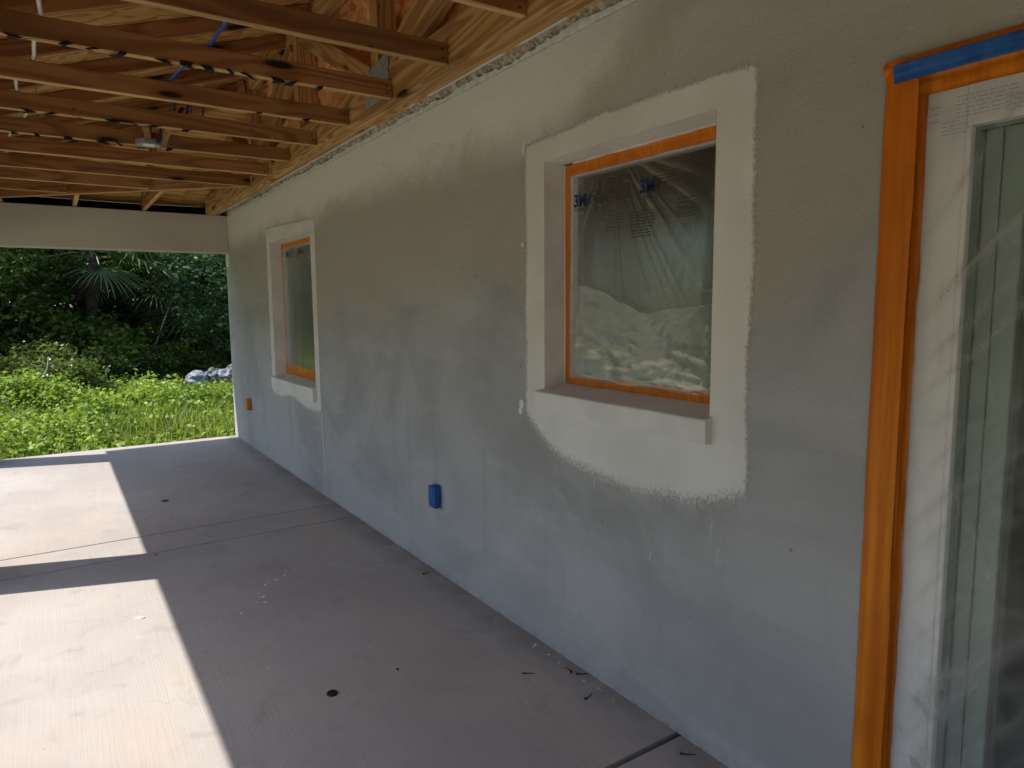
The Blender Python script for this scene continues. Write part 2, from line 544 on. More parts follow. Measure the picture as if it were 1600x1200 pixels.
for i in range(len(ys) - 1):
    for j in range(len(zs) - 1):
        ym = (ys[i] + ys[i + 1]) / 2; zm = (zs[j] + zs[j + 1]) / 2
        if in_open(ym, zm): continue
        for xx in (0, TH):
            q = [gv(xx, ys[i], zs[j]), gv(xx, ys[i + 1], zs[j]), gv(xx, ys[i + 1], zs[j + 1]), gv(xx, ys[i], zs[j + 1])]
            bm.faces.new(q if xx else q[::-1])
bm.edges.ensure_lookup_table()
for e in [e for e in bm.edges if len(e.link_faces) == 1 and e.verts[0].co.x == 0 and e.verts[1].co.x == 0]:
    a, b_ = e.verts
    bm.faces.new([a, b_, gv(TH, *b_.co[1:]), gv(TH, *a.co[1:])])
bmesh.ops.recalc_face_normals(bm, faces=bm.faces)
world_child(link('wall', bm_mesh(bm), 'stucco'), house)
# torn plaster and rough mortar above the stucco edge
def lip_top(y):
    return 2.556 + .030 * fbm(y * 2.1, 3.) + .012 * fbm(y * 11, 8.) + .008 * (nz(y * 31, 1) > .15)
NL = 900
vs, fs = [], []
for i in range(NL + 1):
    y = WY0 + (8.36 - WY0) * i / NL
    zt = max(2.541, lip_top(y))
    vs += [(-.004 + .002 * nz(y * 3), y, 2.536 + .0012 * nz(y * 9)), (-.004 + .002 * nz(y * 3), y, zt), (.02, y, zt + .003), (.02, y, 2.533)]
    if i:
        k = 4 * i
        for q in range(4):
            fs.append((k - 4 + q, k - 4 + (q + 1) % 4, k + (q + 1) % 4, k + q))
me = bpy.data.meshes.new('lip'); me.from_pydata(vs, [], fs)
world_child(link('plaster_edge', me, 'plaster_lip'), house)
def mortar_f(u, v):
    y = WY0 + (8.36 - WY0) * u
    n = fbm(y * 14, v * 2.4, 4) * .014 + ridge(y * 34, v * 5, 2) * .007
    xx = .018 - .122 * v
    return (xx + n * .6, y, 2.556 + .038 * min(1, v * 2.2) + n * 1.5 - .006)
world_child(link('mortar_bed', grid_mesh(1300, 9, mortar_f), 'mortar'), house)
# black lumps painting the shade of gaps where mortar fell out
for y, l_ in ((2.23, .05), (2.9, .06), (3.42, .035), (4.35, .03), (6.9, .06)):
    bm = bmesh.new()
    bmesh.ops.create_icosphere(bm, subdivisions=2, radius=1)
    for v in bm.verts:
        n = 1 + .35 * nz(*(v.co * 2 + Vector((y, 0, 0))))
        v.co = Vector((-.045 + v.co.x * .02 * n, y + v.co.y * l_ * n, 2.585 + v.co.z * .012 * n))
    world_child(link('mortar_gap_shade', bm_mesh(bm, smooth=True), 'void_black'), house)

# rooms behind the wall (dark, seen through film and glass)
room = thing('house_interior', 'dim unfinished room behind the masked windows and glass door', 'room', (2.4, 2, 0))
for nm, lo, hi, mt in (('room_floor', (.21, -4.5, -.1), (4.6, 8.5, .0), 'room_floor'), ('room_ceiling', (.21, -4.5, 2.55), (4.6, 8.5, 2.6), 'room_paint'),
                       ('room_wall', (4.5, -4.49, .001), (4.6, 8.49, 2.549), 'room_paint'), ('room_wall', (.21, -4.6, .001), (4.6, -4.5, 2.549), 'room_paint'),
                       ('room_wall', (.21, 8.45, .001), (4.6, 8.55, 2.549), 'room_paint'), ('partition', (.21, 3.6, .001), (4.49, 3.7, 2.549), 'room_paint')):
    world_child(box(nm, lo, hi, mt), room)

# ------------------------------------------------------------------ windows
def smin(a, b): return min(a, b)
def surround(name, root, op, left, right, top, bottom, seed, wob=.01, corner=.0):
    """painted band on the wall round an opening: ragged outline, dry-brush edge stored per vertex"""
    y0, y1, z0, z1 = op
    Y0, Y1 = y0 - right - .06, y1 + left + .06
    Z0, Z1 = z0 - bottom(.5) - .16, z1 + top(.5) + .10
    step = .0125
    nu = int((Y1 - Y0) / step); nv = int((Z1 - Z0) / step)
    ug = [Y0 + (Y1 - Y0) * i / nu for i in range(nu + 1)]
    vg = [Z0 + (Z1 - Z0) * j / nv for j in range(nv + 1)]
    def snap(arr, vals):
        for v in vals:
            k = min(range(len(arr)), key=lambda i: abs(arr[i] - v)); arr[k] = v
    snap(ug, (y0, y1)); snap(vg, (z0, z1))
    def cover(y, z):
        u = (y - (y0 - right)) / (y1 + left - y0 + right)      # 0 near end .. 1 far end
        dl = (y1 + left) - y + wob * fbm(z * 3.1, seed) + .004 * nz(z * 40, seed)
        dr = y - (y0 - right) + wob * fbm(z * 2.7, seed + 5) + .004 * nz(z * 44, seed + 2)
        dt = (z1 + top(u)) - z + wob * fbm(y * 3.3, seed + 9) + .004 * nz(y * 36, seed + 3)
        db = z - (z0 - bottom(u)) + wob * 1.3 * fbm(y * 3.0, seed + 13) + .006 * nz(y * 25, seed + 4)
        d = min(dl / .026, dr / .026, dt / .028, db / .085)
        return max(-.2, min(1.2, .5 + d * .5))
    idx = {}; vs = []; at = []; fs = []
    def vert(i, j):
        if (i, j) not in idx:
            idx[(i, j)] = len(vs); vs.append((-.0025, ug[i], vg[j])); at.append(cover(ug[i], vg[j]))
        return idx[(i, j)]
    for i in range(nu):
        for j in range(nv):
            ym = (ug[i] + ug[i + 1]) / 2; zm = (vg[j] + vg[j + 1]) / 2
            if y0 < ym < y1 and z0 < zm < z1: continue
            if max(cover(ug[i], vg[j]), cover(ug[i + 1], vg[j]), cover(ug[i], vg[j + 1]), cover(ug[i + 1], vg[j + 1])) < .1: continue
            fs.append((vert(i, j), vert(i, j + 1), vert(i + 1, j + 1), vert(i + 1, j)))
    me = bpy.data.meshes.new(name); me.from_pydata(vs, [], fs)
    a = me.attributes.new('edge', 'FLOAT', 'POINT'); a.data.foreach_set('value', at)
    world_child(link(name, me, 'white_primer'), root)

def tape_strip(name, root, f0, f1, wdir, width, seed, material='orange_tape', n=60, ruff=.003, lift=(-1, 0, 0), edge=.003):
    """ruffled strip of tape from f0 to f1; wdir is its width direction"""
    a = Vector(f0); b = Vector(f1); wv = Vector(wdir).normalized(); lf = Vector(lift)
    def f(u, v):
        p = a + (b - a) * u
        L = (b - a).length * u
        e = edge * fbm(L * 6, seed + v * 7)
        r = ruff * (fbm(L * 2.2, seed + v * 3.1) + .8 * ridge(v * 3 + seed, L * .8) + .5 * nz(L * 14, v * 5, seed))
        return p + wv * (v - .5) * (width + (2 * e if v in (0, 1) else 0)) + lf * r
    return world_child(link(name, grid_mesh(n, 8, f), material), root)

def crease_attr(me, vals):
    a = me.attributes.new('crease', 'FLOAT', 'POINT')
    a.data.foreach_set('value', [max(0., min(1., v)) for v in vals])
def film(name, root, y0, y1, z0, z1, x0, seed, amp=.006, kind='window', nu=150, nv=160, material='film'):
    cr_ = []
    def f(u, v):
        y = y0 + (y1 - y0) * u; z = z0 + (z1 - z0) * v
        e = min(u, 1 - u, v, 1 - v)
        hold = min(1, e / .05)
        d = 0
        if kind == 'window':
            # fan folds falling from the top edge, fine crumples near the sides
            for cx, fq, ph in ((.68, 13, 0.),):
                ang = math.atan2(u - cx, 1.10 - v) + .04 * nz(u * 3, v * 3, seed)
                fade = max(0, min(1, (v - .25) * 1.8)) * math.exp(-((u - cx) / .45) ** 2)
                d += 1.0 * max(0, ridge(ang * fq + seed + ph, seed * .3)) ** 7 * fade
            side = max(0, 1 - min(u, 1 - u) / .10)
            d += .8 * side * max(0, ridge(u * 30, v * 14 + seed)) ** 3
            crs = d + .5 * math.exp(-((v - .41 - .03 * u + .01 * nz(u * 4)) / .006) ** 2) + .4 * math.exp(-((v - .74 + .06 * (1 - u)) / .004) ** 2) * (1 if u > .15 else .3)
            d += .5 * fbm(u * 2, v * 2, seed)
        else:
            s_ = (z - z0) * .80 + (y - y1) * 1.0
            w1 = max(0, 1 - abs(z - 1.62) / .42) + .45
            d += w1 * max(0, ridge(s_ * 8 + .6 * nz(z * 2, y * 2), (y1 - y) * .7 + seed)) ** 7
            d += .8 * max(0, ridge(s_ * 3.1 + .5 * nz(z * 1.3, y * 2, 3), y * .8 + seed + 9)) ** 10
            d += .5 * max(0, ridge(z * 7 + 1.5 * nz(y * 5, z * 2), y * 4 + seed)) ** 8 * max(0, 1 - z / 1.2)
            d += .35 * max(0, ridge(y * 11 + .5 * nz(z * 4), z * 5)) ** 6
            crs = d
            d += .5 * fbm(y * 4, z * 4, seed) + .2 * fbm(y * 14, z * 9, seed)
        cr_.append(crs * hold)
        return (x0 - amp * hold * d, y, z)
    me = grid_mesh(nu, nv, f)
    crease_attr(me, cr_)
    return world_child(link(name, me, material), root)

def text_mesh(body, size, bold=.0):
    cu = bpy.data.curves.new('lettering', 'FONT')
    cu.body = body; cu.size = size; cu.offset = bold; cu.resolution_u = 3
    o = bpy.data.objects.new('tmp', cu); C.objects.link(o)
    dg = bpy.context.evaluated_depsgraph_get()
    me = bpy.data.meshes.new_from_object(o.evaluated_get(dg))
    bpy.data.objects.remove(o)
    return me
def put_text(name, root, body, size, x, y, z, material, bold=.0, sx=1., rot=0., mirror=False):
    """lettering on a film plane facing -x; text runs towards -y"""
    me = text_mesh(body, size, bold)
    o = link(name, me, material)
    sgn = -1 if mirror else 1
    M = Matrix(((0, 0, -1), (-sx * sgn, 0, 0), (0, 1, 0))).to_4x4()
    me.transform(Matrix.Translation((x, y, z)) @ M @ Matrix.Rotation(rot, 4, 'Z'))
    o.parent = [c for c in root.children if c.name.startswith('masking_film')][0]
    return o
def print_lines(root, x, y, z, wd, rows, pitch, seed, th=.0022):
    """small print too fine to read: rows of word-long dashes"""
    rr = random.Random(seed)
    bm = bmesh.new()
    for r_ in range(rows):
        p = 0
        while p < wd:
            l_ = rr.uniform(.006, .022)
            if p + l_ > wd: break
            yy = y - p; zz = z - r_ * pitch
            f = bm.faces.new([bm.verts.new(c) for c in ((x, yy, zz), (x, yy, zz - th), (x, yy - l_, zz - th), (x, yy - l_, zz))])
            p += l_ + rr.uniform(.003, .006)
    o = link('small_print', bm_mesh(bm), 'print_grey' if root.name.startswith('sliding') else 'print_faint')
    o.parent = [c for c in root.children if c.name.startswith('masking_film')][0]
    return o

def frame_ring(root, op, x0, x1, wd, name='window_frame', material='vinyl'):
    y0, y1, z0, z1 = op
    for lo, hi in (((x0, y0 - .01, z0), (x1, y0 + wd, z1)), ((x0, y1 - wd, z0), (x1, y1 + .01, z1)),
                   ((x0 + .001, y0 + wd, z1 - wd), (x1, y1 - wd, z1 + .01)), ((x0 + .001, y0 + wd, z0 - .01), (x1, y1 - wd, z0 + wd))):
        world_child(box(name, lo, hi, material, bevel=.002), root)

def window(op, label, seed, top, bottom, left, right, sillz, frontz, tape_bottom, film_mat='film'):
    y0, y1, z0, z1 = op
    wroot = thing('window', label, 'window', (0, (y0 + y1) / 2, z0), 'windows masked for painting')
    surround('painted_surround', wroot, op, left, right, top, bottom, seed)
    # painted reveal: far jamb, near jamb, head
    bm = bmesh.new()
    e = .0006
    for q in ([(-.0025, y1 - e, z0), (.1, y1 - e - .004, z0), (.1, y1 - e - .004, z1), (-.0025, y1 - e, z1)],
              [(-.0025, y0 + e, z0), (-.0025, y0 + e, z1), (.1, y0 + e, z1), (.1, y0 + e, z0)],
              [(-.0025, y0 + e, z1 - e), (-.0025, y1 - e, z1 - e), (.1, y1 - e, z1 - e - .006), (.1, y0 + e, z1 - e - .006)]):
        bm.faces.new([bm.verts.new(c) for c in q])
    world_child(link('painted_reveal', bm_mesh(bm), 'white_paint'), wroot)
    # sloped sill with a front nose
    bm = bmesh.new()
    ya, yb = y0 - .012, y1 + .03
    prof = [(.12, sillz), (-.032, sillz - .035), (-.036, sillz - .04), (-.034, frontz), (-.0015, frontz - .002), (.12, frontz)]
    ra = [bm.verts.new((px, ya + (.005 if px > 0 else 0), pz)) for px, pz in prof]
    nseg = 24
    rows = []
    for i in range(nseg + 1):
        yy = ya + (yb - ya) * i / nseg
        rows.append([bm.verts.new((px + .0015 * nz(yy * 6, pz * 9), (yy if px <= 0 else min(max(yy, y0 + .002), y1 - .002)), pz + .002 * nz(yy * 4, px * 20))) for px, pz in prof])
    for v in ra: bm.verts.remove(v)
    for i in range(nseg):
        for k in range(len(prof)):
            k2 = (k + 1) % len(prof)
            bm.faces.new([rows[i][k], rows[i][k2], rows[i + 1][k2], rows[i + 1][k]])
    bm.faces.new(rows[0]); bm.faces.new(rows[-1][::-1])
    bmesh.ops.recalc_face_normals(bm, faces=bm.faces)
    world_child(link('sill', bm_mesh(bm), 'white_paint'), wroot)
    zf = sillz - .006
    fop = (y0 + .004, y1 - .008, zf, z1 - .012)
    frame_ring(wroot, fop, .1, .165, .05)
    world_child(box('glass_pane', (.128, y0 + .04, zf + .035), (.132, y1 - .04, z1 - .045), 'glass'), wroot)
    # tape: top, far side, near side, bottom
    xt = .096
    tape_strip('masking_tape', wroot, (xt, y0 + .008, z1 - .040), (xt, y1 - .024, z1 - .038), (0, 0, 1), .046, seed + 1, lift=(-1, 0, 0))
    tape_strip('masking_tape', wroot, (xt - .001, y1 - .036, zf + .006), (xt - .001, y1 - .034, z1 - .02), (0, 1, 0), .030, seed + 2)
    tape_strip('masking_tape', wroot, (xt - .001, y0 + .024, zf + .006), (xt - .001, y0 + .024, z1 - .02), (0, 1, 0), .030, seed + 3)
    for k, zz in enumerate(tape_bottom):
        tape_strip('masking_tape', wroot, (xt - .002 - .0015 * k, y0 + .008, zf + zz), (xt - .002 - .0015 * k, y1 - .022, zf + zz + .003), (0, 0, 1), .044, seed + 4 + k)
    film('masking_film', wroot, y0 + .02, y1 - .05, zf + tape_bottom[-1] + .012, z1 - .052, .0905, seed * 1.7, amp=.0045, material=film_mat)
    return wroot

wa = window(W1, 'wide painted-surround window with orange tape and printed plastic film, nearer the glass door', 3,
            lambda u: .095 + .012 * math.sin(u * 4), lambda u: .20 + .10 * math.sin(max(0, min(1, u)) * math.pi) ** .7 * (1.15 - .5 * u) - .10 * max(0, (u - .72) / .28) ** 2,
            .135, .145, 1.172, 1.058, (.022,))
wb = window(W2, 'tall window masked with orange tape and film near the far end of the wall', 11,
            lambda u: .085 + .055 * u, lambda u: .165 - .03 * u + .02 * math.sin(u * 9), .13, .115, .89, .745, (.022, .066), 'film_pale')
# doubled, crumpled lower part of the near film
def fold_top(y):
    ks = ((2.32, 1.588), (2.20, 1.578), (2.10, 1.556), (1.97, 1.505), (1.86, 1.470), (1.70, 1.488), (1.48, 1.505))
    for (ya, za), (yb, zb) in zip(ks, ks[1:]):
        if ya >= y >= yb:
            u = (ya - y) / (ya - yb); u = u * u * (3 - 2 * u)
            return za + (zb - za) * u
    return ks[-1][1]
def fold2_f(u, v):
    y = 1.50 + .80 * u
    zt = fold_top(y); z = 1.192 + (zt - 1.192) * v
    hold = min(1, min(u, 1 - u, v * 1.5, 1.0) / .06)
    cr = (1 - v) ** .7
    vor = noise.voronoi(Vector((u * 4.2 + .5 * nz(u * 3, v * 3), v * 4.5 + .4 * nz(v * 4, u * 4, 2), 1.7)))[0]
    vor2 = noise.voronoi(Vector((u * 10 + .3 * nz(u * 6, v * 6), v * 9, 4.2)))[0]
    d = .5 * fbm(u * 2.5, v * 2) + cr * 1.7 * (vor[0] - .4) + cr * .7 * (vor2[0] - .4) + cr * .35 * max(0, ridge(u * 2.6 + .7 * nz(u * 3, v * 2), v * 3.1 + 2)) ** 4 + cr * .3 * max(0, ridge(u * 4.4 + v * 2.2, v * 2.0 + 7)) ** 5
    d += .3 * fbm(u * 8, v * 5, 3) * cr
    fold_cr.append(max(0, d) * hold * .8 + (.5 if v > .985 else 0))
    return (.0835 - .008 * hold * d, y, z)
fold_cr = []
fme = grid_mesh(150, 100, fold2_f)
crease_attr(fme, fold_cr)
world_child(link('film_fold', fme, 'film_fold'), wa)
# print on the near film
xp = .078
put_text('printed_logo', wa, '3M', .068, xp, 2.265, 1.900, 'print_blue', .0022, .95)
put_text('printed_logo', wa, '3M', .068, xp, 1.885, 1.905, 'print_blue', .0022, .95)
for yy in (2.262, 1.882):
    print_lines(wa, xp, yy, 1.892, .06, 2, .007, 3, .003)
print_lines(wa, xp, 2.17, 1.955, .10, 5, .011, 5)
print_lines(wa, xp, 2.06, 1.985, .13, 8, .012, 6)
print_lines(wa, xp, 1.80, 1.965, .10, 4, .012, 8)
print_lines(wa, xp, 2.06, 1.86, .10, 7, .012, 9)
print_lines(wa, xp, 1.93, 1.84, .12, 9, .011, 12)
print_lines(wa, xp, 1.70, 1.86, .10, 6, .012, 13)
put_text('printed_logo', wb, '3M', .068, xp, 6.42, 1.955, 'print_blue', .0022, .95)
put_text('printed_logo', wb, '3M', .068, xp, 6.05, 1.955, 'print_blue', .0022, .95)
print_lines(wb, xp, 6.33, 2.00, .20, 6, .012, 15)
print_lines(wb, xp, 5.95, 2.00, .20, 6, .012, 16)
# pale overlap seam of the film in the tall window
def seam_f(u, v):
    z = .93 + 1.10 * v
    return (.0785 + .002 * nz(z * 3), 6.13 + .06 * (v - .4) + .018 * math.sin(z * 3.1) + (u - .5) * (.030 + .012 * nz(z * 4)), z)
world_child(link('film_seam', grid_mesh(3, 50, seam_f), 'film_seam'), wb)
# white drip running down from the tall window's paint, small dabs by the wide window
def drip_f(u, v):
    z = .66 - .47 * v
    return (-.0035, 5.335 - .05 * v + (u - .5) * (.022 - .006 * v) * (1 - max(0, v - .97) * 20) + .004 * nz(z * 8), z)
world_child(link('paint_drip', grid_mesh(3, 30, drip_f), 'white_paint'), wb)
for i, (yy, zz, wy, hz) in enumerate(((2.52, 1.765, .022, .02), (2.535, 1.06, .035, .045), (2.51, 2.175, .03, .06), (2.545, 1.03, .03, .03))):
    bm = bmesh.new()
    vv = [bm.verts.new((-.003, yy + wy * .5 * math.cos(a) * (1 + .3 * nz(a, i)), zz + hz * .5 * math.sin(a) * (1 + .3 * nz(a, i + 5)))) for a in [k * math.pi / 8 for k in range(16)]]
    bm.faces.new(vv)
    world_child(link('paint_dab', bm_mesh(bm), 'white_paint'), wa)
for i, (yy, z0_, z1_) in enumerate(((2.03, .85, .78), (1.42, .72, .66), (1.45, .80, .745), (1.72, .62, .585), (2.63, .72, .69))):
    me = tube_mesh([(-.001, yy + .02 * k * .1, z0_ + (z1_ - z0_) * k / 3) for k in range(4)], .0017, 4)
    world_child(link('paint_run', me, 'white_paint'), wa)

# ------------------------------------------------------------------ sliding glass door
door = thing('sliding_door', 'white-framed sliding glass door under plastic film with orange and blue tape edging', 'door', (0, 0, 0))
dy = DR[1]
world_child(box('door_frame', (.05, dy - .14, .0), (.13, dy + .005, 2.055), 'vinyl', bevel=.003), door)
world_child(box('door_frame', (.051, DR[0], 1.905), (.13, dy - .14, 2.055), 'vinyl', bevel=.003), door)
world_child(box('door_frame', (.04, DR[0] - .005, .0), (.13, DR[0] + .1, 1.905), 'vinyl', bevel=.003), door)
world_child(box('door_track', (.03, DR[0] + .1, .0), (.14, dy - .14, .05), 'vinyl', bevel=.003), door)
world_child(box('glazing_bead', (.052, dy - .152, .05), (.075, dy - .14, 1.905), 'vinyl', bevel=.002), door)
world_child(box('door_stile', (.055, -.04, .05), (.12, .03, 1.905), 'vinyl', bevel=.003), door)
world_child(box('glass_pane', (.084, .03, .05), (.09, dy - .141, 1.905), 'glass'), door)
world_child(box('glass_pane', (.106, DR[0] + .1, .05), (.112, -.035, 1.905), 'glass'), door)
# sliding panel's inner stile, seen through the glass
for ya, yb in ((.795, .806), (.753, .788), (.700, .749)):
    world_child(box('inner_stile', (.150, ya, .05), (.178, yb, 1.91), 'vinyl', bevel=.003), door)
world_child(box('inner_stile_back', (.179, .69, .05), (.192, .83, 1.91), 'room_paint'), door)
# tape: folded outer strip over the stucco edge, inner strip on the frame, blue strip along the head
def dtape(y, w_, x, seed, ruff, z1_, name='masking_tape', mt='orange_tape'):
    return tape_strip(name, door, (x, y, .004), (x, y, z1_), (0, 1, 0), w_, seed, mt, n=90, ruff=ruff, edge=.004)
def fold_f(u, v):
    # outer strip: flat flange on the wall, then a turned edge standing off into the reveal
    z = .003 + 2.072 * u
    y = .952 - .072 * v
    wav = .004 * fbm(z * 1.3, 2)
    xx = -.005 - .018 * math.sin(min(1, v / .8) * math.pi) ** .8 + .010 * max(0, (v - .75) / .25) + .004 * fbm(z * 2.5, v * 2.5, 3)
    return (xx, y + wav * (.4 + v), z)
world_child(link('masking_tape', grid_mesh(110, 14, fold_f), 'orange_tape'), door)
dtape(.889, .034, .042, 5, .004, 2.02)
def top_f(u, v):
    y = .952 - 1.9 * u
    return (-.006 - .016 * math.sin(v * math.pi) + .003 * fbm(y * 3, v * 2, 5), y, 2.078 - .040 * v + .004 * fbm(y * 2.1, 7))
world_child(link('masking_tape', grid_mesh(90, 8, top_f), 'orange_tape'), door)
def blue_f(u, v):
    y = .918 - 1.87 * u
    return (-.036 + .004 * v + .003 * fbm(y * 3, v * 4, 9) + .003 * ridge(v * 3, y * 1.5), y, 2.058 - .040 * v + .003 * fbm(y * 1.6, 3))
world_child(link('blue_tape', grid_mesh(90, 8, blue_f), 'blue_tape'), door)
tape_strip('masking_tape', door, (.026, .90, 2.012), (.026, -.93, 2.012), (0, 0, 1), .048, 21, n=90, ruff=.004)
film('masking_film', door, -.93, .876, .02, 2.0, .036, 4.2, amp=.006, kind='door', nu=260, nv=260, material='film_door')
xd = .022
print_lines(door, xd, .80, 1.968, .13, 6, .009, 31, .0026)
print_lines(door, xd, .855, 1.955, .03, 3, .016, 32, .004)
print_lines(door, xd, .70, 1.945, .07, 4, .009, 33, .0026)
print_lines(door, xd, .83, 1.915, .06, 4, .009, 34, .0026)
print_lines(door, xd, .66, 1.955, .12, 8, .008, 35, .0026)
put_text('printed_logo', door, 'AR', .06, xd, .648, 1.655, 'print_blue', .002, 1.0, .12)

# ------------------------------------------------------------------ outlet boxes wrapped in tape
def outlet(label, y, z, material, seed):
    o = thing('outlet_box', label, 'outlet box', (0, y, z), 'taped outlet boxes on the wall')
    bm = bmesh.new()
    add_box(bm, (-.045, -.038, -.06), (.0, .038, .06))
    bmesh.ops.bevel(bm, geom=list(bm.edges), offset=.003, segments=2, affect='EDGES', profile=.6)
    bmesh.ops.subdivide_edges(bm, edges=list(bm.edges), cuts=2, use_grid_fill=True)
    for v in bm.verts:
        if v.co.x < -.004:
            v.co += Vector((.003 * nz(v.co.y * 40, v.co.z * 30, seed), .003 * nz(v.co.x * 40, v.co.z * 25, seed + 3), .002 * nz(v.co.y * 40, seed)))
    wrap = link('tape_wrap', bm_mesh(bm, smooth=True), material, o)
    bm = bmesh.new()
    q = [(-.046, -.036, .045), (-.048, -.01, .048), (-.048, -.012, .066), (-.02, -.03, .072), (-.002, -.036, .064)]
    bm.faces.new([bm.verts.new(c) for c in q])
    bm.normal_update(); bmesh.ops.solidify(bm, geom=list(bm.faces), thickness=.002)
    link('tape_fold', bm_mesh(bm), material, wrap)
    bx_ = box('back_plate', (-.006, -.044, -.065), (-.0005, .044, .065), 'galvanised', o)
outlet('blue tape-wrapped outlet box low on the wall between the windows', 3.365, .45, 'blue_tape', 1)
outlet('orange tape-wrapped outlet box low on the wall near its far corner', 7.70, .47, 'orange_tape', 2)

# ------------------------------------------------------------------ patio posts and beams
BZ0, BZ1 = 2.12, 2.535
arc = thing('patio_frame', 'grey stuccoed beam and posts carrying the open edge of the patio roof', 'beam', (-2.45, 8.48, 0))
world_child(box('beam', (-2.55, 8.385, BZ0), (-.0005, 8.585, BZ1), 'beam_stucco', bevel=.006), arc)
world_child(box('beam', (-2.551, -4.5, BZ0), (-2.351, 8.384, BZ1), 'beam_stucco', bevel=.006), arc)
for (a, b_) in ((8.18, 8.583), (4.59, 5.02), (1.0, 1.42), (-2.6, -2.18)):
    world_child(box('post', (-2.549, a, 0.0), (-2.353, b_, BZ0 - .0005), 'beam_stucco', bevel=.006), arc)
# bright primer on the beam's soffit and on the wall end below it
world_child(box('beam_soffit_strip', (-2.35, 8.383, BZ0 - .004), (-.004, 8.40, BZ0 + .010), 'white_paint'), arc)
world_child(box('paint_patch', (-.004, 8.385, 1.97), (-.0005, 8.559, BZ0 - .006), 'white_paint'), arc)

# unseen wall added behind the camera to cut sky light at the near end
sky_block = thing('sky_block_wall', 'unseen grey wall added behind the viewer to cut sky light on the patio', 'wall', (-1.3, -3.1, 0))
world_child(box('wall', (-2.3505, -3.22, -.0005), (-.001, -3.0, 2.535), 'beam_stucco'), sky_block)

# ------------------------------------------------------------------ roof framing
ZJ = 2.54                      # underside of bottom chords
CH = .089                      # 2x4 depth
SL = 1 / 3.
XE = -2.87                     # eave edge
YE = 8.89                      # far eave edge
GX0, GX1 = -.228, -.114        # three-ply girder
def ztop(x): return 2.645 + SL * (x + 2.55)          # top of top chords, main slope
def ztop_y(y): return 2.645 + SL * (8.59 - y)        # hip slope
HIPX = lambda y: -2.55 + (8.59 - y)
def chord_top(root, a, b):
    """top chord given by its upper edge line a..b (x,y)"""
    za = min(ztop(a[0]), ztop_y(a[1])); zb = min(ztop(b[0]), ztop_y(b[1]))
    dv = .047
    return member('top_chord', (a[0], a[1], za - dv - .003), (b[0], b[1], zb - dv - .003), .038, .088, 'lumber', root)
ORD = ['nearest overhead', 'second', 'third', 'fourth', 'fifth', 'sixth', 'seventh', 'eighth']
TY = [2.17 + .594 * k for k in range(-4, 10)]
vis = 0
for k, y in enumerate(TY):
    idx = k - 4
    lab = None
    if idx < 0:
        lab = ['bare wooden roof truss farthest behind the viewer', 'bare wooden roof truss right over the viewer', 'bare wooden roof truss overhead level with the glass door edge', 'bare wooden roof truss just nearer than the picture-top one'][k]
    elif idx <= 7:
        lab = ['wooden roof truss at the top edge of the picture, shortest in view',
               'wooden roof truss with big black knots, second from the picture top',
               'wooden roof truss with black paper shreds along its bottom edge, third from top',
               'wooden roof truss just before the coiled purple wires, fourth from top',
               'wooden roof truss right before the round fan box, fifth from top',
               'wooden roof truss right behind the round fan box, sixth from top',
               'dark wooden roof truss second before the diagonal hip',
               'wooden roof truss ending where the diagonal hip chord meets the girder'][idx]
    else:
        lab = ['short wooden roof truss stopped midway by the diagonal hip chord', 'shortest wooden roof truss, stopped by the diagonal hip near the beam'][idx - 8]
    tr_ = thing('roof_truss', lab, 'roof truss', (-2.45, y, BZ1), 'roof trusses over the patio')
    xend = GX0 - .001 if y < 6.5 else HIPX(y) - .06
    zc = ZJ + CH / 2 + rnd.uniform(-.003, .003)
    dyj = rnd.uniform(-.006, .006)
    if idx < 0 and y < 1.0 and xend: pass
    bc_ = member('bottom_chord', (-2.54, y + rnd.uniform(-.006, .006), zc), (xend, y + dyj, zc + .002), .038, CH, 'lumber', tr_, bevel=.003, bounce_tone=True)
    xt_end = GX0 - .002 if y < 6.6 else HIPX(y) - .03
    chord_top(tr_, (XE + .03, y), (xt_end, y))
    for zz in (.025, .06):   # nail heads at the girder end
        bm = bmesh.new(); bmesh.ops.create_cone(bm, segments=8, radius1=.005, radius2=.004, depth=.004, cap_ends=True)
        o = link('nail_head', bm_mesh(bm), 'nail_steel')
        o.rotation_euler = (R(90), 0, 0); o.location = Vector((xend - .03, y - .0205 + dyj, ZJ + zz)) - Vector(tr_.location); o.parent = bc_; o.matrix_parent_inverse = bc_.matrix_basis.inverted()

# hip: diagonal bottom chord, rafter, and jacks running to the far beam
hip = thing('hip_truss', 'diagonal hip chord and rafter running to the far outer corner of the patio roof', 'roof truss', (-2.4, 8.44, BZ1))
member('bottom_chord', (-.29, 6.37, ZJ + CH / 2 - .001), (-2.40, 8.44, ZJ + CH / 2 - .001), .038, CH, 'lumber', hip, bounce_tone=True)
h0 = (-.23, 6.27); h1 = (-2.80, 8.84)
member('top_chord', (h0[0], h0[1], ztop(h0[0]) - .085), (h1[0], h1[1], ztop(h1[0]) - .085), .038, .14, 'lumber', hip)
for x, nm in ((-.83, 'short jack rafter nearest the wall, running from the hip to the far beam'), (-1.455, 'middle jack rafter standing on the far beam below the hip'), (-2.06, 'outermost jack rafter at the left picture edge above the far beam')):
    j = thing('jack_truss', nm, 'roof truss', (x, 8.48, BZ1), 'hip jack rafters over the far beam')
    yh = 8.59 - (x + 2.55)
    member('bottom_chord', (x, yh + .10, ZJ + CH / 2), (x, 8.575, ZJ + CH / 2), .038, CH, 'lumber', j, bounce_tone=True)
    chord_top(j, (x, yh + .06), (x, YE - .03))

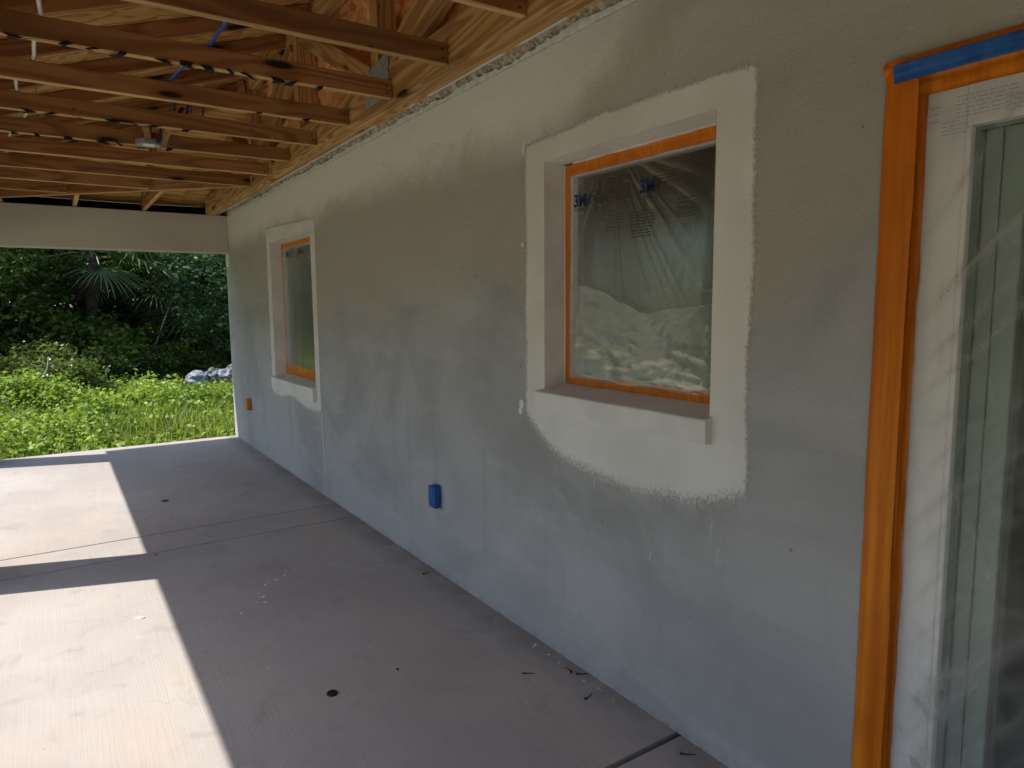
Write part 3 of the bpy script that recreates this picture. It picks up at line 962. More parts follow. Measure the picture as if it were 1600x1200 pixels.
# three-ply girder truss along the wall
gird = thing('girder_truss', 'three-ply wooden girder truss running along the top of the wall', 'girder', (-.17, 2, ZJ - .004))
for i in range(3):
    xx = GX0 + .019 + .038 * i
    jz = (0, -.003, .002)[i]
    member('bottom_chord', (xx, -4.4, ZJ + .088 + jz - .004), (xx, 8.37, ZJ + .088 + jz - .004), .0365, .184, 'girder_lumber', gird)
gw = .112
xm = (GX0 + GX1) / 2 + .001
def gpost(y):
    member('web', (xm, y, ZJ + .179), (xm, y, ztop(xm) - .11), .089, gw, 'girder_lumber', gird, up=(1, 0, 0), plies=1)
def gdiag(ya, yb):
    member('web', (xm, ya, ZJ + .195), (xm, yb, ztop(xm) - .13), gw - .003, .11, 'girder_lumber', gird, plies=3)
for y in (7.64, 6.28, 4.92, 3.56, 2.2, .84, -.5, -1.9):
    gpost(y)
for ya, yb in ((3.66, 4.82), (3.44, 1.75), (6.18, 5.04), (6.42, 7.54), (.94, 2.1)):
    gdiag(ya, yb)
for i in range(3):
    xx = GX0 + .019 + .038 * i
    member('top_chord', (xx, -4.4, ztop(xx) - .06), (xx, 6.2, ztop(xx) - .06), .0365, .089, 'girder_lumber', gird)
# toothed metal plate by the third truss
bm = bmesh.new()
q = [(GX0 - .003, 3.375, 2.57), (GX0 - .003, 3.375, 2.79), (GX0 - .003, 3.69, 2.735), (GX0 - .003, 3.69, 2.57)]
bm.faces.new([bm.verts.new(c) for c in q])
bm.normal_update(); bmesh.ops.solidify(bm, geom=list(bm.faces), thickness=.0015)
world_child(link('gusset_plate', bm_mesh(bm), 'galvanised'), gird)
# nailer strip between girder and mortar, partly white from overspray
t = NT('nailer'); P = t.obj(); nn = t.noise(t.mapping(P, (1, 1.5, 1)), 1.0, 3)
fibn = t.noise(t.mapping(P, (60, 3, 60)), 1.0, 3)
MAT['nailer'] = t.set(t.mix(t.step(nn, .47, .5), t.mix(fibn, (.42, .24, .10), (.55, .34, .15)), (.62, .60, .56)), .7, spec=.2)
world_child(box('nailer_strip', (GX1 + .001, -4.4, ZJ - .006), (-.099, 8.36, ZJ + .03), 'nailer', bevel=.002), gird)

# insulation packed behind the girder webs
ins = thing('insulation', 'lumpy orange-pink insulation packed behind the girder webs above the wall', 'insulation', (-.05, 2, 2.62))
def ins_f(u, v):
    y = -4.4 + 12.7 * u; z = 2.60 + (ztop(-.05) - 2.64) * v
    d = .030 * fbm(y * 5, z * 5, 2, 5) + .055 * abs(nz(y * 9, z * 9, 4)) + .028 * abs(nz(y * 22, z * 22, 6))
    return (-.058 - d, y, z)
world_child(link('insulation_blanket', grid_mesh(760, 60, ins_f), 'insulation'), ins)
# backing board closing the attic
world_child(box('attic_backing', (.03, -4.5, 2.6), (.05, 8.55, ztop(.03) - .02), 'room_paint'), ins)

# roof deck: plywood panels clipped along the hip
def clip(poly, a, b, c):
    out = []
    for i in range(len(poly)):
        p, q = poly[i], poly[(i + 1) % len(poly)]
        dp = a * p[0] + b * p[1] - c; dq = a * q[0] + b * q[1] - c
        if dp <= 0: out.append(p)
        if dp * dq < 0:
            s = dp / (dp - dq); out.append((p[0] + (q[0] - p[0]) * s, p[1] + (q[1] - p[1]) * s))
    return out
deck = thing('roof_deck', 'plywood roof sheathing seen from below between the rafters', 'roof', (-1.3, 2, 2.9))
def panel(poly, zf, th=.012, name='plywood_panel', material='plywood', off=.0, along='x'):
    if len(poly) < 3: return
    cx = sum(p[0] for p in poly) / len(poly); cy = sum(p[1] for p in poly) / len(poly)
    bm = bmesh.new()
    lo = [bm.verts.new((p[0] - cx, p[1] - cy, zf(*p) + off - zf(cx, cy))) for p in poly]
    hi = [bm.verts.new((v.co.x, v.co.y, v.co.z + th)) for v in lo]
    n = len(poly)
    bm.faces.new(lo[::-1]); bm.faces.new(hi)
    for i in range(n): bm.faces.new([lo[i], lo[(i + 1) % n], hi[(i + 1) % n], hi[i]])
    bmesh.ops.recalc_face_normals(bm, faces=bm.faces)
    me = bm_mesh(bm)
    o = link(name, me, material)
    M = Matrix.Translation((cx, cy, zf(cx, cy)))
    o.parent = deck
    o.matrix_basis = Matrix.Translation(-Vector(deck.location)) @ M
    return o
g_ = .002
row = 0
x = XE
while x < 4.6:
    x2 = min(x + 1.157, 4.6)
    y = -4.5 - (1.22 if row % 2 else 0)
    while y < YE:
        y2 = min(y + 2.44, YE)
        poly = [(x + g_, max(y, -4.5) + g_), (x2 - g_, max(y, -4.5) + g_), (x2 - g_, y2 - g_), (x + g_, y2 - g_)]
        poly = clip(poly, 1, 1, 8.59 - 2.55 - .003)
        panel(poly, lambda a, b: ztop(a))
        y = y2
    x = x2; row += 1
y = YE; row = 0
while y > 1.5:
    y1_ = y - 1.157
    x = XE - (1.22 if row % 2 else 0)
    while x < 4.6:
        x2 = min(x + 2.44, 4.6)
        poly = [(max(x, XE) + g_, y1_ + g_), (x2 - g_, y1_ + g_), (x2 - g_, y - g_), (max(x, XE) + g_, y - g_)]
        poly = clip(poly, -1, -1, -(8.59 - 2.55 + .003))
        panel(poly, lambda a, b: ztop_y(b))
        x = x2
    y = y1_; row += 1
# shingled covering above the plywood
panel(clip([(XE - .03, -4.6), (4.7, -4.6), (4.7, YE + .03), (XE - .03, YE + .03)], 1, 1, 8.59 - 2.55 - .002), lambda a, b: ztop(a), .02, 'shingle_cover', 'shingle', .014)
panel(clip([(XE - .03, -4.6), (4.7, -4.6), (4.7, YE + .03), (XE - .03, YE + .03)], -1, -1, -(8.59 - 2.55 + .002)), lambda a, b: ztop_y(b), .02, 'shingle_cover', 'shingle', .014)
# fascias, soffits and black felt sheets added to keep the eave void dark
world_child(box('fascia', (XE - .03, -4.5, ztop(XE) - .17), (XE - .005, YE + .03, ztop(XE) - .012), 'fascia_paint'), deck)
world_child(box('fascia', (XE - .004, YE + .005, ztop_y(YE) - .17), (4.6, YE + .03, ztop_y(YE) - .012), 'fascia_paint'), deck)
world_child(box('soffit', (XE - .004, -4.5, ztop(XE) - .165), (-2.553, YE + .004, ztop(XE) - .155), 'fascia_paint'), deck)
world_child(box('soffit', (-2.552, 8.588, ztop(XE) - .166), (4.6, YE + .004, ztop(XE) - .156), 'fascia_paint'), deck)
world_child(box('shade_felt', (-2.34, 8.60, BZ1 - .03), (.02, 8.606, 2.655), 'void_black'), deck)
world_child(box('shade_felt', (-2.34, 8.40, BZ1 + .0005), (-.02, 8.58, BZ1 + .003), 'void_black'), deck)

# ------------------------------------------------------------------ wiring and fittings in the ceiling
box_root = thing('fan_box', 'round grey ceiling fan box with paper label fixed between two roof trusses', 'electrical box', (-1.15, 4.99, 2.525))
bm = bmesh.new(); bmesh.ops.create_cone(bm, segments=28, radius1=.072, radius2=.072, depth=.03, cap_ends=True)
bmesh.ops.bevel(bm, geom=[e for e in bm.edges if abs(e.verts[0].co.z - e.verts[1].co.z) < .001], offset=.004, segments=2, affect='EDGES')
o = link('box_body', bm_mesh(bm), 'galvanised', box_root); o.location = (0, 0, .012)
bm = bmesh.new(); add_box(bm, (-.03, -.045, -.0045), (.035, .03, -.0035))
link('paper_label', bm_mesh(bm), 'vinyl', box_root)
member('wood_block', (-1.21, 4.585, 2.60), (-1.13, 5.10, 2.60), .038, .10, 'lumber', box_root)
member('wood_block', (-1.085, 4.585, 2.60), (-1.05, 5.10, 2.60), .038, .10, 'lumber', box_root)
world_child(link('cable_lead', tube_mesh([(-1.10, 4.93, 2.535), (-1.05, 4.80, 2.60), (-1.0, 4.62, 2.68)], .012, 6), 'black_wire'), box_root)

def wire(name, pts, r, mt, label, cat='wire', flat=None):
    o = link(name, tube_mesh(pts, r, 6), mt)
    return tag(o, label, cat)
def smooth(pts, n=6):
    out = []
    P_ = [Vector(p) for p in pts]
    P_ = [P_[0]] + P_ + [P_[-1]]
    for i in range(1, len(P_) - 2):
        for k in range(n):
            u = k / n
            a, b_, c_, d_ = P_[i - 1:i + 3]
            out.append(.5 * ((2 * b_) + (c_ - a) * u + (2 * a - 5 * b_ + 4 * c_ - d_) * u * u + (3 * b_ - a - 3 * c_ + d_) * u ** 3))
    out.append(P_[-2])
    return out
zz = ZJ + CH + .009
wire('white_cable', smooth([(-1.665, 1.5, zz), (-1.67, 2.2, zz), (-1.672, 2.78, zz), (-1.695, 3.1, zz - .012), (-1.69, 3.38, zz), (-1.715, 3.62, zz - .02), (-1.725, 3.96, zz), (-1.79, 4.2, zz - .01), (-1.80, 4.56, zz), (-1.77, 4.85, zz - .02), (-1.79, 5.15, zz), (-1.86, 5.45, zz - .015), (-1.88, 5.75, zz), (-1.92, 6.3, zz)]), .0085, 'white_cable', 'white flat cable lying across the trusses at the left', 'cable')
def ribbon(name, pts, wdt, mt, label):
    pts = smooth(pts, 5)
    def f(u, v):
        k = min(int(u * (len(pts) - 1) + .5), len(pts) - 1)
        return pts[k] + Vector((1, 0, .25)) * (v - .5) * wdt
    me = grid_mesh(len(pts) - 1, 1, f)
    bm = bmesh.new(); bm.from_mesh(me); bm.normal_update(); bmesh.ops.solidify(bm, geom=list(bm.faces), thickness=.003)
    return tag(link(name, bm_mesh(bm, smooth=True), mt), label, 'strap')
zt_ = ZJ + CH + .004
ribbon('blue_strap', [(-1.10, 2.74, zt_), (-1.09, 2.95, zt_ + .012), (-1.055, 3.16, zt_ + .03), (-1.06, 3.25, zt_ + .035), (-1.08, 3.36, zt_), (-1.08, 3.40, zt_)], .018, 'blue_wire', 'blue strap bridging the second and third trusses from the top')
ribbon('blue_strap', [(-1.09, 3.34, zt_), (-1.10, 3.55, zt_ + .015), (-1.13, 3.75, zt_ + .012), (-1.16, 3.94, zt_), (-1.16, 3.98, zt_)], .018, 'blue_wire', 'blue strap bridging the third and fourth trusses from the top')
for i, (mt, lab) in enumerate((('black_wire', 'black wire looped over the fourth truss beside the purple one'), ('purple_wire', 'purple wire looped over the fourth truss'))):
    x0 = -1.03 + .085 * i
    wire('wire_loop', smooth([(x0 - .03, 4.52, ZJ + CH + .007), (x0 - .03, 4.47, ZJ + CH + .05), (x0, 4.45, ZJ + CH + .085), (x0 + .035, 4.48, ZJ + CH + .05), (x0 + .04, 4.54, ZJ + CH + .007)]), .0065, mt, lab)
wire('string_line', smooth([(-2.3, 8.36, 2.612), (-1.6, 8.35, 2.605), (-.9, 8.35, 2.601), (-.25, 8.36, 2.612)]), .0035, 'string', 'thin pale string stretched above the far beam', 'string')

# torn black paper still stapled along bottom chords
def shreds(y, xs, lab):
    r_ = thing('paper_shreds', lab, 'paper', (-1.2, y, ZJ - .003))
    for i, x in enumerate(xs):
        l_ = rnd.uniform(.015, .055); sl = rnd.uniform(-.04, .04); sl2 = sl + rnd.uniform(-.05, .05)
        h1 = rnd.uniform(.0, .014) + .001; h2 = rnd.uniform(.0, .014) + .001
        bm = bmesh.new()
        a1, a2 = bm.verts.new((0, -.0235, h1)), bm.verts.new((l_, -.0235, h2))
        b1, b2 = bm.verts.new((sl, -.0235, -.0045)), bm.verts.new((sl + l_ * rnd.uniform(.7, 1.2), -.0235, -.0045))
        c1, c2 = bm.verts.new((sl2, rnd.uniform(.0, .019), -.0045 - rnd.uniform(0, .004))), bm.verts.new((sl2 + l_ * rnd.uniform(.4, 1.0), rnd.uniform(.0, .019), -.0045 - rnd.uniform(0, .006)))
        bm.faces.new((a1, b1, b2, a2)); bm.faces.new((b1, c1, c2, b2))
        o = link('shred', bm_mesh(bm), 'black_rag', r_)
        o.location = (x + 1.2, 0, 0)
def xs_(a, b, n):
    return [a + (b - a) * (i + rnd.uniform(-.3, .3)) / n for i in range(n)]
shreds(TY[6], xs_(-2.2, -.55, 17), 'torn black paper shreds stapled under the third truss')
shreds(TY[8], xs_(-2.2, -.9, 10), 'torn black paper shreds stapled under the fifth truss')
shreds(TY[9], xs_(-2.3, -.9, 10), 'torn black paper shreds stapled under the sixth truss')
shreds(TY[7], (-.75, -.48), 'two black paper scraps under the fourth truss')

# ------------------------------------------------------------------ litter on the patio floor
def nail(x, y, a, lab, l_=.05):
    r_ = thing('nail', lab, 'nail', (x, y, 0.0))
    r_.rotation_euler = (0, 0, a)
    link('shank', tube_mesh([(-l_ / 2, 0, .004), (0, 0, .0035), (l_ / 2, .002, .002)], .0026, 6, .0012), 'nail_steel', r_)
    bm = bmesh.new(); bmesh.ops.create_cone(bm, segments=10, radius1=.0058, radius2=.0058, depth=.002, cap_ends=True)
    o = link('head', bm_mesh(bm), 'nail_steel', r_); o.rotation_euler = (0, R(90), 0); o.location = (-l_ / 2, 0, .0058)
nail(-.207, 2.198, R(-35), 'dark nail lying on the concrete below the wide window')
nail(-.112, 1.93, R(20), 'dark nail lying on the floor nearest the wall joint')
nail(-.054, 2.13, R(80), 'dark nail close against the wall foot beside white chips')
nail(-.027, 2.07, R(-30), 'dark nail touching the wall foot')
nail(-.062, 1.475, R(-40), 'dark nail on the nearest slab past the wide joint')
nail(-.065, 3.403, R(10), 'dark nail near the wall under the blue outlet box')
def disc(x, y, r, lab, nm='rubber_cap', mt='black_rubber', h=.006):
    bm = bmesh.new()
    n = 22
    top = [bm.verts.new((r * (1 + .12 * nz(k * .7, x)) * math.cos(k * 2 * math.pi / n), r * (1 + .12 * nz(k * .7, y)) * math.sin(k * 2 * math.pi / n), h)) for k in range(n)]
    bot = [bm.verts.new((v.co.x * 1.06, v.co.y * 1.06, .0003)) for v in top]
    mid = [bm.verts.new((v.co.x * .72, v.co.y * .72, h * .55)) for v in top]
    for k in range(n):
        k2 = (k + 1) % n
        bm.faces.new([bot[k], bot[k2], top[k2], top[k]]); bm.faces.new([top[k], top[k2], mid[k2], mid[k]])
    bm.faces.new(mid)
    o = link(nm, bm_mesh(bm, smooth=True), mt); o.location = (x, y, 0)
    return tag(o, lab, 'cap' if mt == 'black_rubber' else 'chip')
disc(-.924, 2.513, .020, 'round black rubber cap lying on the shaded concrete in the foreground')
disc(-1.087, 5.911, .024, 'small flat black cap on the shaded far slab')
chips = [(-1.477, 3.694, .05, 'curved white plaster flake lying in the sunlit patch')]
def chip(x, y, s, lab, group=None, seed=0):
    bm = bmesh.new()
    n = 9
    top = [bm.verts.new((s * (.6 + .5 * abs(nz(k * .9, seed))) * math.cos(k * 2 * math.pi / n), s * .55 * (.6 + .5 * abs(nz(k * .9 + 5, seed))) * math.sin(k * 2 * math.pi / n), .002 + s * .08)) for k in range(n)]
    bot = [bm.verts.new((v.co.x * 1.1, v.co.y * 1.1, .0002)) for v in top]
    for k in range(n): bm.faces.new([bot[k], bot[(k + 1) % n], top[(k + 1) % n], top[k]])
    bm.faces.new(top)
    o = link('plaster_chip', bm_mesh(bm), 'plaster_chip'); o.location = (x, y, 0); o.rotation_euler = (0, 0, seed * 1.3)
    return tag(o, lab, 'chip', group)
chip(-1.477, 3.694, .032, 'white plaster flake lying in the sunlit patch', seed=2)
for i in range(16):
    a = rnd.random()
    chip(-.04 - .10 * rnd.random() ** 2, 1.75 + .75 * a, rnd.uniform(.004, .011), 'tiny white plaster crumb along the wall foot below the wide window', 'plaster crumbs along the wall foot', i)
for i in range(14):
    a = i / 14
    chip(-1.02 + .36 * a + rnd.uniform(-.05, .05), 3.48 + .50 * a + rnd.uniform(-.06, .06), rnd.uniform(.008, .02), 'white plaster spatter flake on the shaded slab beyond the sunlit patch', 'plaster flakes on the shaded slab', i + 40)
for i in range(14):
    x = rnd.uniform(-1.3, -.1); y = rnd.uniform(2.3, 8.2)
    bm = bmesh.new(); bmesh.ops.create_icosphere(bm, subdivisions=1, radius=rnd.uniform(.003, .0065))
    for v in bm.verts: v.co = Vector((v.co.x * 1.6, v.co.y, v.co.z * .4 + .003)) * (1 + .4 * nz(*(v.co * 150)))
    o = link('dirt_crumb', bm_mesh(bm), 'black_rag'); o.location = (x, y, .0012); o.rotation_euler = (0, 0, rnd.uniform(0, 3))
    tag(o, 'small dark dirt crumb scattered on the patio slab', 'crumb', 'dirt crumbs on the patio slab')

# ------------------------------------------------------------------ vegetation
npr = np.random.default_rng(5)
def leaves_mesh(name, cen, nrm_bias, size, tint, aspect=.55, cup=.25, droop=0.):
    """one bent leaf (4 triangles) per centre; numpy arrays"""
    n = len(cen)
    d = npr.normal(size=(n, 3)); d[:, 2] = d[:, 2] * .5 - droop
    d /= np.linalg.norm(d, axis=1)[:, None]
    nb = npr.normal(size=(n, 3)) * .8 + np.array(nrm_bias)
    s = np.cross(d, nb); s /= (np.linalg.norm(s, axis=1)[:, None] + 1e-6)
    nn = np.cross(s, d)
    L = (size * npr.uniform(.65, 1.35, n))[:, None]
    p0 = cen - d * L * .5
    p1 = cen + s * L * aspect * .5 + nn * L * cup * .3
    p2 = cen + d * L * .5 - nn * L * cup * .4
    p3 = cen - s * L * aspect * .5 + nn * L * cup * .3
    pm = cen
    V = np.stack([p0, p1, p2, p3, pm], 1).reshape(-1, 3)
    base = (np.arange(n) * 5)[:, None]
    F = np.concatenate([base + np.array([[0, 1, 4]]), base + np.array([[1, 2, 4]]), base + np.array([[2, 3, 4]]), base + np.array([[3, 0, 4]])], 1).reshape(-1)
    me = bpy.data.meshes.new(name)
    me.vertices.add(len(V)); me.vertices.foreach_set('co', V.astype(np.float32).ravel())
    nf = n * 4
    me.loops.add(nf * 3); me.loops.foreach_set('vertex_index', F.astype(np.int32))
    me.polygons.add(nf); me.polygons.foreach_set('loop_start', (np.arange(nf) * 3).astype(np.int32))
    me.polygons.foreach_set('loop_total', np.full(nf, 3, np.int32))
    me.update(calc_edges=True)
    a = me.attributes.new('tint', 'FLOAT', 'POINT'); a.data.foreach_set('value', np.repeat(tint, 5).astype(np.float32))
    return me
def clumps(nc, per, ext, sig, zc, hollow=.25):
    """leaf positions gathered in clumps inside an ellipsoid, leaving gaps"""
    c = npr.normal(size=(nc, 3)); c /= np.linalg.norm(c, axis=1)[:, None]
    c *= (hollow + (1 - hollow) * npr.random((nc, 1)) ** .6)
    c = c * np.array(ext) + np.array([0, 0, zc])
    k = np.repeat(np.arange(nc), per)
    off = npr.normal(size=(nc * per, 3)) * sig * np.array([1, 1, .6])
    tint = np.clip(np.repeat(npr.random(nc), per) * .6 + npr.random(nc * per) * .4, 0, 1)
    return c[k] + off, tint
def tree_proto(zc, ext, nc, per, sig, size, mt, trunk_h, trunk_r, seed):
    rr = random.Random(seed)
    pos, tint = clumps(nc, per, ext, sig, zc)
    crown = leaves_mesh('crown', pos, (0, 0, 1.2), size, tint)
    crown.materials.append(MAT[mt])
    bm = bmesh.new()
    def limb(a, b, r0, r1, n=5):
        pts = []
        for i in range(n + 1):
            u = i / n
            p = Vector(a).lerp(Vector(b), u)
            if 0 < i < n: p += Vector((rr.uniform(-1, 1), rr.uniform(-1, 1), 0)) * (Vector(b) - Vector(a)).length * .05
            pts.append(p)
        me = tube_mesh(pts, r0, 7, r1); bm.from_mesh(me); bpy.data.meshes.remove(me)
    top = (rr.uniform(-.3, .3), rr.uniform(-.3, .3), trunk_h)
    limb((0, 0, -.15), top, trunk_r, trunk_r * .55, 7)
    for k in range(6):
        a = rr.uniform(0, 6.28); h = trunk_h * rr.uniform(.5, 1)
        st = Vector(top) * (h / trunk_h)
        limb(st, st + Vector((math.cos(a) * ext[0] * .6, math.sin(a) * ext[1] * .6, rr.uniform(.3, .9) * ext[2])), trunk_r * .4, trunk_r * .12)
    trunk = bm_mesh(bm, smooth=True); trunk.materials.append(MAT['bark'])
    return crown, trunk
def place_tree(protos, loc, rz, sc, label, name='broadleaf_tree', group='trees at the edge of the woods', cat='tree'):
    r_ = thing(name, label, cat, loc, group)
    r_.rotation_euler = (0, 0, rz); r_.scale = (sc, sc, sc)
    a = bpy.data.objects.new('crown', protos[0]); C.objects.link(a); a.parent = r_
    b_ = bpy.data.objects.new('trunk', protos[1]); C.objects.link(b_); b_.parent = r_
    return r_
GZ = -.10
T1 = tree_proto(3.0, (2.0, 1.9, 2.7), 210, 80, .22, .11, 'leaf_dark', 3.6, .10, 1)
T2 = tree_proto(2.7, (1.9, 1.7, 2.4), 190, 85, .20, .10, 'leaf_blue', 3.2, .09, 2)
T3 = tree_proto(3.4, (2.2, 2.1, 2.9), 190, 80, .25, .13, 'leaf_mid', 4.2, .12, 3)
for p, x, y, rz, sc, lab in (
        (T2, 2.0, 15.9, .3, .92, 'bushy blue-green tree right behind the debris heap at the wall corner'),
        (T3, -3.1, 16.7, 1.2, .85, 'yellow-green leafy tree at the far left edge of the woods'),
        (T3, 2.9, 20.0, 2.2, 1.15, 'tall yellow-green tree behind the bushy one by the wall corner'),
        (T3, -3.2, 20.2, .8, 1.1, 'mid-green tree behind the dark tree at the left'),
        (T1, .9, 20.6, 2.9, 1.1, 'dark leafy tree behind the right-hand palm'),
        (T1, -1.2, 21.4, 4.2, 1.2, 'dark leafy tree behind the left-hand palm'),
        (T2, -5.6, 19.0, 2.0, 1.2, 'blue-green tree hidden partly left of the opening'),
        (T1, 4.8, 18.8, 5.0, 1.2, 'dark tree hidden behind the house corner')):
    place_tree(p, (x, y, GZ), rz, sc, lab)
# dense wood closing the view
pos = np.stack([npr.uniform(-26, 24, 30000), npr.uniform(22.5, 29, 30000), npr.random(30000) ** .9 * 9.5], 1)
core = np.stack([npr.uniform(-6.5, 8, 30000), npr.uniform(21.0, 23.8, 30000), npr.random(30000) * 5.5], 1)
under = np.stack([npr.uniform(-7, 7, 16000), npr.uniform(16.2, 22, 16000), npr.random(16000) ** 1.6 * .9 - .1], 1)
shade_canopy = np.stack([npr.uniform(-14, 10, 4000), npr.uniform(15.6, 24, 4000), npr.uniform(5.4, 8.8, 4000)], 1)  # unseen leaf layer overhead, added to shade the wood below
pos = np.concatenate([pos, core, under, shade_canopy])
wood_size = np.concatenate([np.full(30000, .42), np.full(30000, .24), np.full(16000, .13), np.full(4000, .34)])
o = link('far_wood', leaves_mesh('far_wood', pos, (0, -.6, .8), wood_size, npr.random(len(pos))), 'leaf_dark'); o['kind'] = 'stuff'
tag(o, 'dark mass of far woods closing the view behind the palms', 'woods')
pos = np.stack([npr.uniform(-30, -21, 26000), npr.uniform(-24, 24, 26000), npr.random(26000) ** .9 * 8.0], 1)
o = link('side_wood', leaves_mesh('side_wood', pos, (.8, 0, .8), .45, npr.random(26000)), 'leaf_mid'); o['kind'] = 'stuff'
tag(o, 'woods across the lot, mirrored in the glass door', 'woods')

# fan palms
def frond_mesh(seed, length=.95, stalk=.8):
    rr = random.Random(seed)
    vs, fs, tint = [], [], []
    n = 34
    hub = Vector((stalk, 0, 0))
    for i in range(n):
        a = (i / (n - 1) - .5) * R(250)
        L = length * (1 - .28 * abs(i / (n - 1) - .5) * 2) * rr.uniform(.9, 1.05)
        d = Vector((math.cos(a), math.sin(a), 0))
        s = Vector((-math.sin(a), math.cos(a), 0))
        w0 = .017
        sag = rr.uniform(.10, .34)
        prev = None
        for k in range(4):
            u = k / 3
            p = hub + d * (L * u) + Vector((0, 0, .06 * math.cos(a) * u - sag * u * u * u * L + .05 * abs(math.sin(a)) * u))
            ww = w0 * (.5 + 1.1 * u if u < .5 else 2.1 * (1 - u)) + .0015
            q = len(vs)
            vs += [p - s * ww, p + s * ww + Vector((0, 0, .008))]
            tint += [rr.random() * .7] * 2
            if prev is not None: fs.append((prev, prev + 1, q + 1, q))
            prev = q
    q = len(vs)
    for u in (0, .5, 1):
        p = Vector((stalk * u * 1.02, 0, .10 * math.sin(u * math.pi)))
        vs += [p + Vector((0, -.012, 0)), p + Vector((0, .012, 0)), p + Vector((0, 0, .014))]
        tint += [.5] * 3
    for i in range(2):
        b0 = q + i * 3
        fs += [(b0, b0 + 1, b0 + 4, b0 + 3), (b0 + 1, b0 + 2, b0 + 5, b0 + 4), (b0 + 2, b0, b0 + 3, b0 + 5)]
    me = bpy.data.meshes.new('frond'); me.from_pydata(vs, [], fs)
    a = me.attributes.new('tint', 'FLOAT', 'POINT'); a.data.foreach_set('value', tint)
    return me
FR = [frond_mesh(s) for s in (1, 2, 3)]
DRY = frond_mesh(9, .8, .6)
def palm(x, y, h, r, nf, label, seed, sc=1.):
    rr = random.Random(seed)
    root = thing('fan_palm', label, 'palm', (x, y, GZ), 'fan palms at the edge of the woods')
    pts = [(0.04 * math.sin(i), 0.04 * math.cos(i * 1.3), -.15 + (h + .15) * i / 9) for i in range(10)]
    link('trunk', tube_mesh(pts, r, 10, r * .85), 'bark', root)
    for i in range(nf):
        me = FR[i % 3]
        o = link('frond', me, 'leaf_palm', root)
        az = i * 2.4 + rr.uniform(-.3, .3)
        el = R(70) - R(115) * (i / nf) + rr.uniform(-.1, .1)
        o.location = (0, 0, h - .05)
        o.rotation_euler = (rr.uniform(-.4, .4), -el, az)
        s_ = sc * rr.uniform(.85, 1.15); o.scale = (s_, s_, s_)
    for i in range(4):
        o = link('dry_frond', DRY, 'dry_frond', root)
        o.location = (0, 0, h - .25); o.rotation_euler = (rr.uniform(-.5, .5), R(62) + rr.uniform(-.2, .25), i * 1.6 + rr.uniform(-.2, .2))
        o.scale = (sc * .6,) * 3
palm(-.95, 17.0, 2.85, .13, 26, 'fan palm with dense drooping fronds at the middle left of the opening', 4, 1.3)
palm(.30, 17.9, 2.2, .14, 20, 'lower fan palm right of the first, one sunlit frond hanging over', 8, 1.2)
palm(1.25, 19.0, 1.9, .13, 16, 'small fan palm deep in shade left of the debris heap', 12, 1.0)

# shrubs in front of the trees
def shrub_proto(ext, nc, per, sig, size, mt, seed):
    rr = random.Random(seed)
    pos, tint = clumps(nc, per, ext, sig, ext[2] * .95, .15)
    pos[:, 2] = np.abs(pos[:, 2])
    fo = leaves_mesh('foliage', pos, (0, 0, 1.3), size, tint, .7); fo.materials.append(MAT[mt])
    bm = bmesh.new()
    for k in range(9):
        a = rr.uniform(0, 6.28); q = rr.uniform(.2, .8)
        me = tube_mesh([(0, 0, -.12), (math.cos(a) * ext[0] * q * .4, math.sin(a) * ext[1] * q * .4, ext[2] * .7), (math.cos(a) * ext[0] * q, math.sin(a) * ext[1] * q, ext[2] * 1.5)], .014, 5, .005)
        bm.from_mesh(me); bpy.data.meshes.remove(me)
    st = bm_mesh(bm, smooth=True); st.materials.append(MAT['bark'])
    return fo, st
H1 = shrub_proto((.75, .6, .55), 70, 42, .11, .085, 'leaf_mid', 3)
H2 = shrub_proto((.6, .55, .42), 60, 42, .10, .075, 'leaf_dark', 5)
H3 = shrub_proto((.42, .38, .30), 46, 30, .08, .07, 'leaf_weed', 8)
def place_shrub(p, x, y, rz, sc, lab):
    r_ = thing('shrub', lab, 'shrub', (x, y, GZ), 'shrubs before the woods'); r_.rotation_euler = (0, 0, rz); r_.scale = (sc, sc, sc)
    for nm, me in zip(('foliage', 'stem'), p):
        o = bpy.data.objects.new(nm, me); C.objects.link(o); o.parent = r_
for p, x, y, rz, sc, lab in ((H1, -1.95, 14.4, 0, 1.05, 'upright green shrub left, beside the fallen branch'), (H1, -2.9, 14.9, 2, 1.0, 'green shrub at the left edge of the opening'),
                             (H3, -2.35, 12.7, 0, 1.25, 'tall bright weed clump at the left, rising over the carpet of weeds'), (H3, -1.75, 12.3, 2, 1.0, 'bright weed clump right of the tall left one'),
                             (H3, -.55, 12.0, 1, .95, 'bright weed clump in the middle of the opening'), (H3, .25, 11.4, 3, .8, 'low bright weed clump before the debris heap'),
                             (H3, -1.2, 11.0, 4, .75, 'low bright weed clump halfway to the patio edge'), (H1, -1.55, 13.6, 4, .8, 'green shrub half hidden behind the weeds left of centre'),
                             (H2, -1.05, 15.0, 1, 1.0, 'dark low shrub in the shade below the left palm'), (H2, -.2, 15.6, 3, .95, 'dark low shrub below the right palm'),
                             (H1, .2, 16.2, 4, .9, 'green shrub between the palms, deep in shade'), (H2, 1.0, 15.9, 5, .85, 'dark shrub just left of the debris heap'),
                             (H2, -3.9, 15.6, 2, 1.3, 'dark shrub outside the left edge'),
                             (H1, -.95, 16.2, 1.5, 1.55, 'tall loose shrub standing right before the left palm trunk'), (H2, .35, 17.0, 2.5, 1.6, 'tall dark shrub standing before the right palm')):
    place_shrub(p, x, y, rz, sc, lab)

